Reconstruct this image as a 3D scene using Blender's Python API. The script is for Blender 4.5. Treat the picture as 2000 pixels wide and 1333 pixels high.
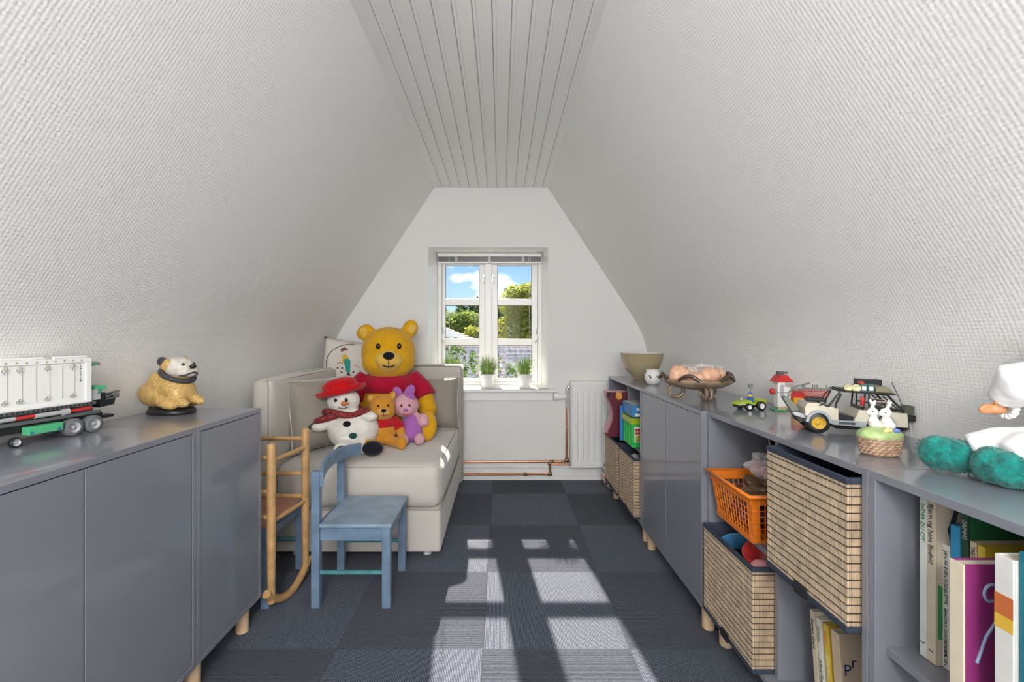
import bpy, bmesh, math, random
from mathutils import Vector, Matrix, Euler
random.seed(7)
R = math.radians
scn = bpy.context.scene
for o in list(bpy.data.objects): bpy.data.objects.remove(o)
C = scn.collection

# ---------------------------------------------------------------- camera
F = 875.0
cam = bpy.data.cameras.new('camera'); camo = bpy.data.objects.new('camera', cam); C.objects.link(camo)
cam.sensor_width = 36; cam.lens = 36*F/2000; cam.clip_start = .02; cam.clip_end = 300
cam.shift_x = .011; cam.shift_y = -.00475
camo.location = (0, 0, 1.066); camo.rotation_euler = (R(90), 0, 0)
scn.camera = camo
# ---------------------------------------------------------------- sky, sun, large lights, exposure
w = bpy.data.worlds.new('sky'); scn.world = w; w.use_nodes = True
nt = w.node_tree; nt.nodes.clear()
def wn(t, **k):
    n = nt.nodes.new(t)
    for a, b in k.items(): setattr(n, a, b)
    return n
tc = wn('ShaderNodeTexCoord'); sep = wn('ShaderNodeSeparateXYZ'); nt.links.new(tc.outputs['Generated'], sep.inputs[0])
ramp = wn('ShaderNodeValToRGB'); nt.links.new(sep.outputs['Z'], ramp.inputs[0])
e = ramp.color_ramp.elements
e[0].position = 0.0; e[0].color = (.34, .47, .62, 1)
e[1].position = .5; e[1].color = (.07, .16, .36, 1)
m = e.new(.15); m.color = (.17, .30, .50, 1)
mp = wn('ShaderNodeMapping'); mp.inputs['Scale'].default_value = (1, 1, 2.6); mp.inputs['Location'].default_value = (.35, 0, .1)
nt.links.new(tc.outputs['Generated'], mp.inputs[0])
nz = wn('ShaderNodeTexNoise'); nz.inputs['Scale'].default_value = 5.5; nz.inputs['Detail'].default_value = 7; nz.inputs['Roughness'].default_value = .58
nt.links.new(mp.outputs[0], nz.inputs['Vector'])
cr = wn('ShaderNodeValToRGB'); nt.links.new(nz.outputs['Fac'], cr.inputs[0])
cr.color_ramp.elements[0].position = .50; cr.color_ramp.elements[1].position = .62
mx = wn('ShaderNodeMix', data_type='RGBA'); nt.links.new(cr.outputs[0], mx.inputs['Factor'])
nt.links.new(ramp.outputs[0], mx.inputs[6]); mx.inputs[7].default_value = (.80, .82, .84, 1)
bg = wn('ShaderNodeBackground'); bg.inputs[1].default_value = 2.0; nt.links.new(mx.outputs[2], bg.inputs[0])
nt.links.new(bg.outputs[0], wn('ShaderNodeOutputWorld').inputs[0])

sl = bpy.data.lights.new('sun', 'SUN'); sl.energy = 18; sl.angle = R(.55); sl.color = (1, .88, .75)
so = bpy.data.objects.new('sun', sl); C.objects.link(so)
so.rotation_euler = Vector((.145, -1.411, -1)).to_track_quat('-Z', 'Y').to_euler(); so.location = (-2, 12, 10)
# added fill light outside an invented opening in the unseen rear gable
al = bpy.data.lights.new('added_rear_fill', 'AREA'); al.shape = 'RECTANGLE'; al.size = 1.1; al.size_y = 1.1; al.energy = 50; al.color = (1, .985, .96)
ao = bpy.data.objects.new('added_rear_fill', al); C.objects.link(ao); ao.location = (-.07, -2.02, 1.45); ao.rotation_euler = (R(90), 0, 0)
scn.view_settings.view_transform = 'Standard'; scn.view_settings.look = 'None'
scn.view_settings.exposure = 0.2; scn.view_settings.gamma = 1; scn.view_settings.use_curve_mapping = False

# ---------------------------------------------------------------- materials
def mat(name, col, rough=.6, metal=0, bump=None, var=0, vscale=8, sheen=0, spec=.5, trans=0, ior=1.45, coat=0, alpha=1, emit=0):
    """plain principled material; bump = (scale, strength[, distance]); var = brightness variation by noise"""
    if name in bpy.data.materials: return bpy.data.materials[name]
    m = bpy.data.materials.new(name); m.use_nodes = True; t = m.node_tree; b = t.nodes['Principled BSDF']
    b.inputs['Base Color'].default_value = (*col, 1); b.inputs['Roughness'].default_value = rough; b.inputs['Metallic'].default_value = metal
    b.inputs['Specular IOR Level'].default_value = spec; b.inputs['IOR'].default_value = ior
    b.inputs['Transmission Weight'].default_value = trans; b.inputs['Coat Weight'].default_value = coat; b.inputs['Alpha'].default_value = alpha
    if sheen: b.inputs['Sheen Weight'].default_value = sheen; b.inputs['Sheen Roughness'].default_value = .5
    if emit: b.inputs['Emission Color'].default_value = (*col, 1); b.inputs['Emission Strength'].default_value = emit
    tcn = t.nodes.new('ShaderNodeTexCoord')
    if var:
        n = t.nodes.new('ShaderNodeTexNoise'); n.inputs['Scale'].default_value = vscale; n.inputs['Detail'].default_value = 5
        t.links.new(tcn.outputs['Object'], n.inputs['Vector'])
        r = t.nodes.new('ShaderNodeValToRGB'); r.color_ramp.elements[0].position = .3; r.color_ramp.elements[1].position = .7
        r.color_ramp.elements[0].color = (*[c*(1-var) for c in col], 1); r.color_ramp.elements[1].color = (*[min(1, c*(1+var)) for c in col], 1)
        t.links.new(n.outputs['Fac'], r.inputs[0]); t.links.new(r.outputs[0], b.inputs['Base Color'])
    if bump:
        n = t.nodes.new('ShaderNodeTexNoise'); n.inputs['Scale'].default_value = bump[0]; n.inputs['Detail'].default_value = 3
        t.links.new(tcn.outputs['Object'], n.inputs['Vector'])
        bp = t.nodes.new('ShaderNodeBump'); bp.inputs['Strength'].default_value = bump[1]; bp.inputs['Distance'].default_value = bump[2] if len(bump) > 2 else .002
        t.links.new(n.outputs['Fac'], bp.inputs['Height']); t.links.new(bp.outputs[0], b.inputs['Normal'])
    return m
def wave_bump(m, waves, dist=.002, strength=.5):
    """adds summed wave-band relief; waves = [(axis, period_m, distortion)]"""
    t = m.node_tree; b = t.nodes['Principled BSDF']; tcn = t.nodes.new('ShaderNodeTexCoord'); last = None
    for ax, per, dst in waves:
        wv = t.nodes.new('ShaderNodeTexWave'); wv.bands_direction = ax; wv.inputs['Scale'].default_value = .314/per
        wv.inputs['Distortion'].default_value = dst; wv.inputs['Detail'].default_value = 2; wv.inputs['Detail Scale'].default_value = 2
        t.links.new(tcn.outputs['Object'], wv.inputs['Vector'])
        if last is None: last = wv.outputs['Fac']
        else:
            a = t.nodes.new('ShaderNodeMath'); a.operation = 'ADD'; t.links.new(last, a.inputs[0]); t.links.new(wv.outputs['Fac'], a.inputs[1]); last = a.outputs[0]
    bp = t.nodes.new('ShaderNodeBump'); bp.inputs['Strength'].default_value = strength; bp.inputs['Distance'].default_value = dist
    t.links.new(last, bp.inputs['Height']); t.links.new(bp.outputs[0], b.inputs['Normal'])
    return last
def wave_color(m, axis, per, c0, c1, dst=2, noise=None):
    t = m.node_tree; b = t.nodes['Principled BSDF']; tcn = t.nodes.new('ShaderNodeTexCoord')
    wv = t.nodes.new('ShaderNodeTexWave'); wv.bands_direction = axis; wv.inputs['Scale'].default_value = .314/per; wv.inputs['Distortion'].default_value = dst
    wv.inputs['Detail'].default_value = 3; wv.inputs['Detail Scale'].default_value = 3
    t.links.new(tcn.outputs['Object'], wv.inputs['Vector'])
    fac = wv.outputs['Fac']
    if noise:
        n = t.nodes.new('ShaderNodeTexNoise'); n.inputs['Scale'].default_value = noise; n.inputs['Detail'].default_value = 2
        t.links.new(tcn.outputs['Object'], n.inputs['Vector'])
        a = t.nodes.new('ShaderNodeMath'); a.operation = 'MULTIPLY'; t.links.new(fac, a.inputs[0]); t.links.new(n.outputs['Fac'], a.inputs[1])
        a2 = t.nodes.new('ShaderNodeMath'); a2.operation = 'MULTIPLY'; a2.inputs[1].default_value = 1.9; t.links.new(a.outputs[0], a2.inputs[0]); fac = a2.outputs[0]
    mx = t.nodes.new('ShaderNodeMix'); mx.data_type = 'RGBA'; mx.inputs[6].default_value = (*c0, 1); mx.inputs[7].default_value = (*c1, 1)
    t.links.new(fac, mx.inputs['Factor']); t.links.new(mx.outputs[2], b.inputs['Base Color'])

# ---------------------------------------------------------------- mesh helpers
class MB:
    def __init__(s): s.v = []; s.f = []; s.sm = []
    def add(s, vs, fs, sm=False):
        o = len(s.v); s.v += [tuple(v) for v in vs]; s.f += [tuple(i+o for i in f) for f in fs]; s.sm += [sm]*len(fs); return s
    def box(s, lo, hi, M=None):
        (a, b, c), (d, e_, f) = lo, hi
        vs = [Vector(p) for p in ((a,b,c),(d,b,c),(d,e_,c),(a,e_,c),(a,b,f),(d,b,f),(d,e_,f),(a,e_,f))]
        if M: vs = [M @ v for v in vs]
        return s.add(vs, [(0,3,2,1),(4,5,6,7),(0,1,5,4),(1,2,6,5),(2,3,7,6),(3,0,4,7)])
    def cbox(s, c, size, rot=(0,0,0)):
        M = Matrix.Translation(c) @ Euler(rot).to_matrix().to_4x4(); h = Vector(size)/2
        return s.box(-h, h, M)
    def tube(s, pts, r, n=10, cap=True, closed=False):
        pts = [Vector(p) for p in pts]; rr = r if isinstance(r, (list, tuple)) else [r]*len(pts)
        k = len(pts); rings = []; up = None
        for i, p in enumerate(pts):
            if closed: d = (pts[(i+1) % k]-pts[i-1]).normalized()
            else: d = (pts[min(i+1, k-1)]-pts[max(i-1, 0)]).normalized()
            if up is None: up = Vector((0,0,1)) if abs(d.z) < .9 else Vector((1,0,0))
            a = (up - d*up.dot(d)).normalized(); b = d.cross(a); up = a
            rings.append([p+(a*math.cos(2*math.pi*j/n)+b*math.sin(2*math.pi*j/n))*rr[i] for j in range(n)])
        vs = [v for g in rings for v in g]; fs = []
        for i in range(k if closed else k-1):
            for j in range(n):
                i2 = (i+1) % k; fs.append((i*n+j, i*n+(j+1) % n, i2*n+(j+1) % n, i2*n+j))
        s.add(vs, fs, True)
        if cap and not closed:
            s.add(rings[0], [tuple(range(n-1, -1, -1))]); s.add(rings[-1], [tuple(range(n))])
        return s
    def lathe(s, prof, n=24, c=(0,0,0), M=None, cap=False):
        vs = []; fs = []
        for r, z in prof:
            for j in range(n):
                a = 2*math.pi*j/n; v = Vector((r*math.cos(a), r*math.sin(a), z))
                if M: v = M @ v
                vs.append(v+Vector(c))
        for i in range(len(prof)-1):
            for j in range(n): fs.append((i*n+j, i*n+(j+1) % n, (i+1)*n+(j+1) % n, (i+1)*n+j))
        s.add(vs, fs, True)
        if cap:
            s.add(vs[:n], [tuple(range(n-1, -1, -1))]); s.add(vs[-n:], [tuple(range(n))])
        return s
    def ell(s, c, r, rot=(0,0,0), n=16, m=10):
        M = Matrix.Translation(c) @ Euler(rot).to_matrix().to_4x4() @ Matrix.Diagonal((*((r, r, r) if not hasattr(r, '__len__') else r), 1))
        vs = [M @ Vector((0,0,-1))]; fs = []
        for i in range(1, m):
            t = math.pi*i/m
            for j in range(n):
                a = 2*math.pi*j/n; vs.append(M @ Vector((math.sin(t)*math.cos(a), math.sin(t)*math.sin(a), -math.cos(t))))
        vs.append(M @ Vector((0,0,1))); L = len(vs)-1
        for j in range(n):
            fs.append((0, 1+(j+1) % n, 1+j)); fs.append((L, L-n+j, L-n+(j+1) % n))
        for i in range(m-2):
            for j in range(n): fs.append((1+i*n+j, 1+i*n+(j+1) % n, 1+(i+1)*n+(j+1) % n, 1+(i+1)*n+j))
        return s.add(vs, fs, True)
    def prism(s, poly, lo, hi, axis='y', M=None):
        """extrude a 2D polygon; axis y: poly=(x,z); axis x: poly=(y,z); axis z: poly=(x,y)"""
        def P(a, b, t): return {'y': (a, t, b), 'x': (t, a, b), 'z': (a, b, t)}[axis]
        n = len(poly); vs = [Vector(P(a, b, lo)) for a, b in poly]+[Vector(P(a, b, hi)) for a, b in poly]
        if M: vs = [M @ v for v in vs]
        fs = [tuple(range(n-1, -1, -1)), tuple(range(n, 2*n))]+[(i, (i+1) % n, n+(i+1) % n, n+i) for i in range(n)]
        return s.add(vs, fs)
    def build(s, name, m, parent=None, loc=(0,0,0), rot=(0,0,0), bevel=0, smooth=None, subsurf=0):
        me = bpy.data.meshes.new(name); me.from_pydata(s.v, [], s.f)
        bm = bmesh.new(); bm.from_mesh(me); bmesh.ops.recalc_face_normals(bm, faces=bm.faces); bm.to_mesh(me); bm.free()
        for p, q in zip(me.polygons, s.sm): p.use_smooth = q if smooth is None else smooth
        me.materials.append(m); o = bpy.data.objects.new(name, me); C.objects.link(o)
        o.location = loc; o.rotation_euler = rot
        if parent: o.parent = parent
        if bevel:
            b = o.modifiers.new('bevel', 'BEVEL'); b.width = bevel; b.segments = 2; b.limit_method = 'ANGLE'; b.angle_limit = R(40)
        if subsurf:
            b = o.modifiers.new('sub', 'SUBSURF'); b.levels = subsurf; b.render_levels = subsurf
        return o
def tag(o, label, cat, group=None):
    o['label'] = label; o['category'] = cat
    if group: o['group'] = group
    return o
def thing(name, label, cat, loc=(0,0,0), rz=0, group=None, scale=1):
    o = bpy.data.objects.new(name, None); C.objects.link(o); o.location = loc; o.rotation_euler = (0, 0, rz); o.empty_display_size = .05
    if scale != 1: o.scale = (scale,)*3
    return tag(o, label, cat, group)
def struct(o): o['kind'] = 'structure'; return o
def dup(root, loc, rz, label=None):
    r = root.copy(); C.objects.link(r); r.location = loc; r.rotation_euler = (0, 0, rz)
    if label: r['label'] = label
    for ch in list(root.children):
        c = ch.copy(); C.objects.link(c); c.parent = r
        for g in list(ch.children):
            d = g.copy(); C.objects.link(d); d.parent = c
    return r
def blob(name, ells, vox, m, parent=None, smooth=8, tubes=()):
    b = MB()
    for el in ells: b.ell(el[0], el[1], el[2] if len(el) > 2 else (0,0,0), 20, 14)
    for p, r in tubes: b.tube(p, r, 14)
    o = b.build(name, m, parent, smooth=True)
    r = o.modifiers.new('fuse', 'REMESH'); r.mode = 'VOXEL'; r.voxel_size = vox; r.use_smooth_shade = True
    s_ = o.modifiers.new('soft', 'SMOOTH'); s_.iterations = smooth; s_.factor = .5
    return o
def text(body, size, m, parent, loc, cols, ext=.0003, name='lettering', sx=1, align='LEFT'):
    cu = bpy.data.curves.new('tmp', 'FONT'); cu.body = body; cu.size = size; cu.extrude = ext; cu.align_x = align; cu.resolution_u = 3
    t = bpy.data.objects.new('tmp', cu); me = bpy.data.meshes.new_from_object(t); bpy.data.objects.remove(t)
    me.materials.clear(); me.materials.append(m); o = bpy.data.objects.new(name, me); C.objects.link(o); o.parent = parent
    M = Matrix.Identity(4)
    for j, cvec in enumerate(cols):
        for i in range(3): M[i][j] = cvec[i]*(sx if j == 0 else 1)
    o.matrix_local = Matrix.Translation(loc) @ M
    return o
SPINE_R = ((0,0,-1),(0,-1,0),(-1,0,0))      # reads downwards on a face turned to -X
FACE_NY = ((1,0,0),(0,0,1),(0,-1,0))        # upright on a face turned to -Y
FACE_NX = ((0,-1,0),(0,0,1),(-1,0,0))       # upright on a face turned to -X
FACE_PX = ((0,1,0),(0,0,1),(1,0,0))

# ================================================================ SETTING
BY = 3.33; RY = -1.8; CZ = 2.17; CL, CR_ = -.495, .35; KL, KR = -1.265, 1.09
M_wall = mat('white woven wallpaper', (.88, .88, .87), .75); wave_bump(M_wall, [('Y', .0095, 1.6), ('Z', .008, 1.6)], .0011, .3)
M_back = mat('white painted wall', (.83, .825, .815), .7); wave_bump(M_back, [('Z', .014, 2.5)], .001, .12)
M_white = mat('white gloss paint', (.90, .90, .895), .3)
M_ceil = mat('white board paint', (.91, .91, .905), .24, bump=(60, .05))
def side_wall(name, kx, kz, cx, sgn):
    # knee wall, cove, slope; sgn +1 when the room lies to +X
    k = Vector((kx, kz)); top = Vector((cx, CZ)); d = (top-k).normalized(); a = k-Vector((0, .17)); b = k+d*.20
    pts = [Vector((kx, 0))]
    for i in range(13):
        t = i/12; pts.append(a*(1-t)**2+k*2*t*(1-t)+b*t*t)
    pts.append(top + d*.02)
    mb = MB(); n = len(pts); ys = [RY, BY+.002]
    inner = [(p.x, y, p.y) for y in ys for p in pts]; outer = [(p.x-sgn*.09, y, p.y+.03) for y in ys for p in pts]
    vs = inner+outer; fs = []
    for i in range(n-1):
        fs.append((i, i+1, n+i+1, n+i)); fs.append((2*n+i, 3*n+i, 3*n+i+1, 2*n+i+1))
        fs.append((i, 2*n+i, 2*n+i+1, i+1)); fs.append((n+i, n+i+1, 3*n+i+1, 3*n+i))
    fs += [(0, n, 3*n, 2*n), (n-1, 3*n-1, 4*n-1, 2*n-1)]
    mb.add(vs, fs, True); o = mb.build(name, M_wall); struct(o)
    es = o.modifiers.new('es', 'EDGE_SPLIT'); es.split_angle = R(40)
    return o
side_wall('wall_left', KL, 1.0, CL, 1); side_wall('wall_right', KR, 1.045, CR_, -1)
# back wall with the window opening (splayed reveal)
wb = MB(); y0, y1 = BY, BY+.36
HX0, HX1, HZ0, HZ1 = -.54, .352, .655, 1.733
wb.box((-1.5, y0, -.05), (HX0, y1, 2.4)).box((HX1, y0, -.05), (1.4, y1, 2.4)).box((HX0, y0, HZ1), (HX1, y1, 2.4)).box((HX0, y0, -.05), (HX1, y1, HZ0))
struct(wb.build('wall_back', M_back))
rv = MB(); rv.prism([(HX0, BY+.001), (HX0, y1), (HX0+.035, y1), (HX0+.033, BY+.27)], HZ0, HZ1, 'z'); rv.prism([(HX1, BY+.001), (HX1-.022, BY+.27), (HX1-.022, y1), (HX1, y1)], HZ0, HZ1, 'z')
rv.box((HX0, BY+.001, HZ1-.004), (HX1, y1, HZ1))
struct(rv.build('trim_1', M_white))
# rear gable behind the camera, with an added window opening for the fill light
wr = MB(); wr.box((-1.5, RY-.2, -.05), (-.6, RY, 2.4)).box((.46, RY-.2, -.05), (1.4, RY, 2.4)).box((-.6, RY-.2, 1.98), (.46, RY, 2.4)).box((-.6, RY-.2, -.05), (.46, RY, .9))
struct(wr.build('wall_rear', M_back))
w2 = MB()
for x in (-.6, -.10, .40): w2.box((x, RY-.16, .9), (x+.06, RY-.1, 1.98))
w2.box((-.6, RY-.16, .9), (.46, RY-.1, .96)).box((-.6, RY-.16, 1.92), (.46, RY-.1, 1.98))
struct(w2.build('added_rear_window', M_white))
# ceiling of tongue-and-groove boards
cb = struct(MB().box((CL-.08, RY, CZ+.012), (CR_+.08, BY+.05, CZ+.06)).build('ceiling', mat('painted groove', (.7, .69, .68), .7)))
bw = .0675; xr = CR_-.042; xs = [CR_+.03]+[xr-bw*i for i in range(12)]+[CL-.03]
for i in range(len(xs)-1):
    b, a = xs[i], xs[i+1]; g = .0007; z = CZ
    prof = [(a+g, z+.014), (a+g, z+.003), (a+g+.003, z), (a+.0125, z), (a+.0145, z+.0012), (a+.0165, z), (b-g-.003, z), (b-g, z+.003), (b-g, z+.014)]
    MB().prism(prof, RY, BY-.002, 'y').build('board', M_ceil, cb)
# floor of carpet tiles
fl = struct(MB().box((-1.5, RY-.2, -.05), (1.4, BY+.05, -.008)).build('floor', mat('subfloor', (.05, .05, .055), .9)))
def carpet(name, c0, c1, ax, noise):
    m = mat(name, c0, .95, spec=.15, sheen=.15); wave_color(m, ax, .0052, c0, c1, 1.6, noise); wave_bump(m, [(ax, .0052, 1.6)], .002, .6); return m
MC = [carpet('blue grey carpet ribs along the room', (.012, .016, .026), (.135, .162, .225), 'X', 110), carpet('dark blue carpet ribs across the room', (.007, .009, .015), (.075, .09, .13), 'Y', 90)]  # one carpet; light caught by the turned pile is put into two tones
tx0, ty0 = -.06, 1.525
for i in range(-3, 4):
    for j in range(-7, 5):
        a, b = tx0+.5*i, ty0+.5*j
        lo = (max(a, -1.27)+.0006, max(b, RY)+.0006); hi = (min(a+.5, 1.1)-.0006, min(b+.5, BY)-.0006)
        if hi[0]-lo[0] < .02 or hi[1]-lo[1] < .02: continue
        MB().box((*lo, -.01), (*hi, 0)).build('carpet_tile', MC[(i+j) % 2], fl)
# baseboard and pipes on the back wall
bb = MB(); bb.prism([(BY, 0), (BY-.014, 0), (BY-.014, .085), (BY-.02, .09), (BY-.022, .104), (BY-.012, .112), (BY, .118)], KL, KR, 'x')
struct(bb.build('baseboard_back', M_white))
# window sill with apron
ws = MB(); ws.box((HX0+.003, BY-.03, .652), (HX1-.003, BY+.3, .675)).box((-.62, BY-.034, .652), (.415, BY-.001, .675)).box((-.60, BY-.016, .588), (.385, BY-.001, .652))
struct(ws.build('trim_2', M_white, bevel=.003))
# window
WY = BY+.27
M_upvc = mat('white window frame', (.88, .88, .88), .28)
M_glass = bpy.data.materials.new('window glass'); M_glass.use_nodes = True
gt = M_glass.node_tree; gt.nodes.clear(); g1 = gt.nodes.new('ShaderNodeBsdfTransparent'); g2 = gt.nodes.new('ShaderNodeBsdfGlossy'); g2.inputs['Roughness'].default_value = .02
g3 = gt.nodes.new('ShaderNodeFresnel'); g3.inputs['IOR'].default_value = 1.1; g4 = gt.nodes.new('ShaderNodeMixShader'); g5 = gt.nodes.new('ShaderNodeOutputMaterial')
gt.links.new(g3.outputs[0], g4.inputs[0]); gt.links.new(g1.outputs[0], g4.inputs[1]); gt.links.new(g2.outputs[0], g4.inputs[2]); gt.links.new(g4.outputs[0], g5.inputs[0])
M_chrome = mat('brushed steel', (.62, .62, .62), .28, 1)
fx0, fx1 = HX0+.035, HX1-.022
wo = bpy.data.objects.new('window_1', None); C.objects.link(wo); struct(wo)
MB().box((fx0, WY, .675), (fx0+.03, WY+.07, HZ1-.004)).box((fx1-.03, WY, .675), (fx1, WY+.07, HZ1-.004)).box((fx0+.03, WY, HZ1-.05), (fx1-.03, WY+.07, HZ1-.004)).box((fx0+.03, WY, .675), (fx1-.03, WY+.07, .695)).box((-.125, WY-.005, .695), (-.072, WY+.07, HZ1-.05)).build('window_frame', M_upvc, wo, bevel=.003)
PZ = [(1.368, 1.637), (1.046, 1.314), (.726, .993)]
for sx0, sx1, px0, px1 in ((fx0+.032, -.127, -.446, -.173), (-.070, fx1-.032, -.026, .250)):
    sb = MB(); ylo, yhi = WY+.012, WY+.058
    sb.box((sx0, ylo, .697), (px0, yhi, HZ1-.052)).box((px1, ylo, .697), (sx1, yhi, HZ1-.052))
    zz = [HZ1-.052]+[z for p in PZ for z in (p[1], p[0])]+[.697]
    for k in range(0, 8, 2): sb.box((px0, ylo+(.004 if 0 < k < 6 else 0), zz[k+1]), (px1, yhi-.004, zz[k]))
    sash = sb.build('sash', M_upvc, wo, bevel=.004)
    for z0, z1 in PZ:
        MB().box((px0-.002, WY+.034, z0-.002), (px1+.002, WY+.038, z1+.002)).build('pane', M_glass, sash)
        gk = MB(); gk.box((px0, WY+.028, z1-.004), (px1, WY+.033, z1)).box((px0, WY+.028, z0), (px0+.003, WY+.033, z1)).box((px1-.003, WY+.028, z0), (px1, WY+.033, z1))
        gk.build('gasket', mat('dark gasket', (.12, .12, .12), .6), sash)
for hx, sg in ((fx0+.034, 1), (fx1-.034, -1)):
    MB().tube([(hx, WY-.002, 1.13), (hx+sg*.014, WY-.02, 1.10), (hx-sg*.002, WY-.026, 1.06), (hx+sg*.006, WY-.02, 1.03), (hx+sg*.022, WY-.014, 1.015)], .004, 8).build('casement_hook', M_chrome, wo)
for hx in (-.137, -.060):
    MB().box((hx-.006, WY+.004, 1.50), (hx+.006, WY+.012, 1.56)).tube([(hx, WY-.006, 1.545), (hx+.004, WY-.012, 1.52), (hx, WY-.006, 1.495)], .0045, 8).build('window_catch', M_chrome, wo)
# added and unseen: a flush lamp behind the camera to brighten the room
lamp = thing('added_ceiling_lamp', 'added unseen ceiling lamp of round white glass that brightens the room', 'lamp', (-.07, -1.0, CZ))
MB().lathe([(.001, -.02), (.13, -.02), (.13, 0)], 28).build('base', M_white, lamp)
MB().lathe([(.12, -.02), (.125, -.05), (.10, -.085), (.05, -.105), (.001, -.11)], 28).build('lamp_shade', mat('opal glass lit', (1, .96, .9), .4, emit=3), lamp)
pl = bpy.data.lights.new('added_lamp_light', 'POINT'); pl.energy = 58; pl.shadow_soft_size = .16; pl.color = (1, .97, .93)
po = bpy.data.objects.new('added_lamp_light', pl); C.objects.link(po); po.location = (-.07, -1.0, CZ-.36)
# ================================================================ OUTSIDE THE WINDOW
M_leaf = [mat('mid green leaf', (.20, .26, .06), .7, spec=.1, var=.35, vscale=1.3), mat('deep green leaf', (.08, .14, .04), .7, spec=.1, var=.4, vscale=1.5), mat('yellow green leaf', (.30, .33, .06), .7, spec=.1, var=.3, vscale=1.2)]
for ml in M_leaf:
    t_ = ml.node_tree; tl = t_.nodes.new('ShaderNodeBsdfTranslucent'); ms_ = t_.nodes.new('ShaderNodeMixShader'); ms_.inputs[0].default_value = .5; pb = t_.nodes['Principled BSDF']
    t_.links.new(pb.inputs['Base Color'].links[0].from_socket, tl.inputs['Color']); t_.links.new(pb.outputs[0], ms_.inputs[1]); t_.links.new(tl.outputs[0], ms_.inputs[2]); t_.links.new(ms_.outputs[0], t_.nodes['Material Output'].inputs['Surface'])
M_bark = mat('grey bark', (.16, .13, .10), .9)
def leaf_cloud(blobs, n, size, rnd):
    mb = MB()
    for k in range(n):
        c, r = blobs[rnd.randrange(len(blobs))]
        d = Vector((rnd.gauss(0, 1), rnd.gauss(0, 1), rnd.gauss(0, 1))).normalized()*(rnd.random()**.25)
        p = Vector(c)+Vector((d.x*r[0], d.y*r[1], d.z*r[2]))
        q = Euler((rnd.uniform(-1, 1), rnd.uniform(-1, 1), rnd.uniform(0, 6.3))).to_matrix(); s_ = size*rnd.uniform(.6, 1.3)
        mb.add([p+q @ Vector(v) for v in ((0, -s_, 0), (s_*.5, 0, s_*.1), (0, s_, 0), (-s_*.5, 0, s_*.1))], [(0, 1, 2, 3)])
    return mb
def tree(label, x, y, zb, zc, r, mi, n, size, seed, cat='tree', name='leafy_tree'):
    rnd = random.Random(seed); t = thing(name, label, cat, (x, y, zb)); h = zc-zb
    bl = [((0, 0, h), (r[0]*.6, r[1]*.6, r[2]*.6)), ((0, 0, h-r[2]*.35), (r[0]*.75, r[1]*.7, r[2]*.4))]
    for k in range(16):
        a = rnd.uniform(0, 6.3); e_ = rnd.uniform(-.8, 1); q = rnd.uniform(.45, .75)
        bl.append(((r[0]*q*math.cos(a)*math.cos(e_), r[1]*q*math.sin(a)*math.cos(e_), h+r[2]*q*math.sin(e_)), (r[0]*.42, r[1]*.42, r[2]*.38)))
    leaf_cloud(bl, n, size, rnd).build('foliage', M_leaf[mi], t)
    b = MB(); b.tube([(0, 0, 0), (.05*h, 0, h*.5), (0, 0, h)], [.22, .16, .08], 8)
    for k in range(5):
        c = bl[k+2][0]; b.tube([(0, 0, h*.6), (c[0]*.5, c[1]*.5, (h*.6+c[2])/2), c], [.09, .06, .03], 6)
    b.build('trunk', M_bark, t); return t
GZ = -2.7
struct(MB().box((-40, 4.2, GZ-.3), (40, 90, GZ)).build('ground_outside', mat('lawn', (.09, .14, .03), .9, var=.4, vscale=2)))
tree('broad yellow green tree filling the right casement of the window', 1.25, 16.5, GZ, 1.5, (1.75, 1.7, 1.8), 2, 26000, .075, 1)
tree('dusty green tree behind the dark gabled roof outside', -2.6, 21, GZ, .75, (2.3, 2, 1.8), 0, 18000, .09, 2)
tree('tall dark green tree farthest behind the other trees', -.9, 27, GZ, 1.9, (1.9, 1.8, 2.0), 1, 6000, .12, 3)
tree('small yellow green tree between the house roofs outside', -.85, 18.2, GZ, .8, (.75, .8, .95), 2, 8000, .07, 4)
def hedge(label, x0, x1, y, zt, seed, mi):
    rnd = random.Random(seed); t = thing('clipped_hedge', label, 'hedge', ((x0+x1)/2, y, GZ)); w_ = (x1-x0)/2; h = zt-GZ
    bl = [((-w_+2*w_*(k+.5)/9, rnd.uniform(-.1, .1), h*(.62+.12*rnd.random())), (w_/6, .5, h*.32)) for k in range(9)]+[((-w_+2*w_*(k+.5)/9, 0, h*.35), (w_/6, .5, h*.35)) for k in range(9)]
    leaf_cloud(bl, 16000, .04, rnd).build('foliage', M_leaf[mi], t)
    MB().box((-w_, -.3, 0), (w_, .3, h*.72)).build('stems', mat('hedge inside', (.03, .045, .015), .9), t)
hedge('tall green hedge growing just below the attic window', -1.1, .9, 5.6, .92, 5, 1)
hedge('dark trimmed hedge beyond the light tiled roof', -5.5, 3.5, 32, 1.2, 6, 1)
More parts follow.
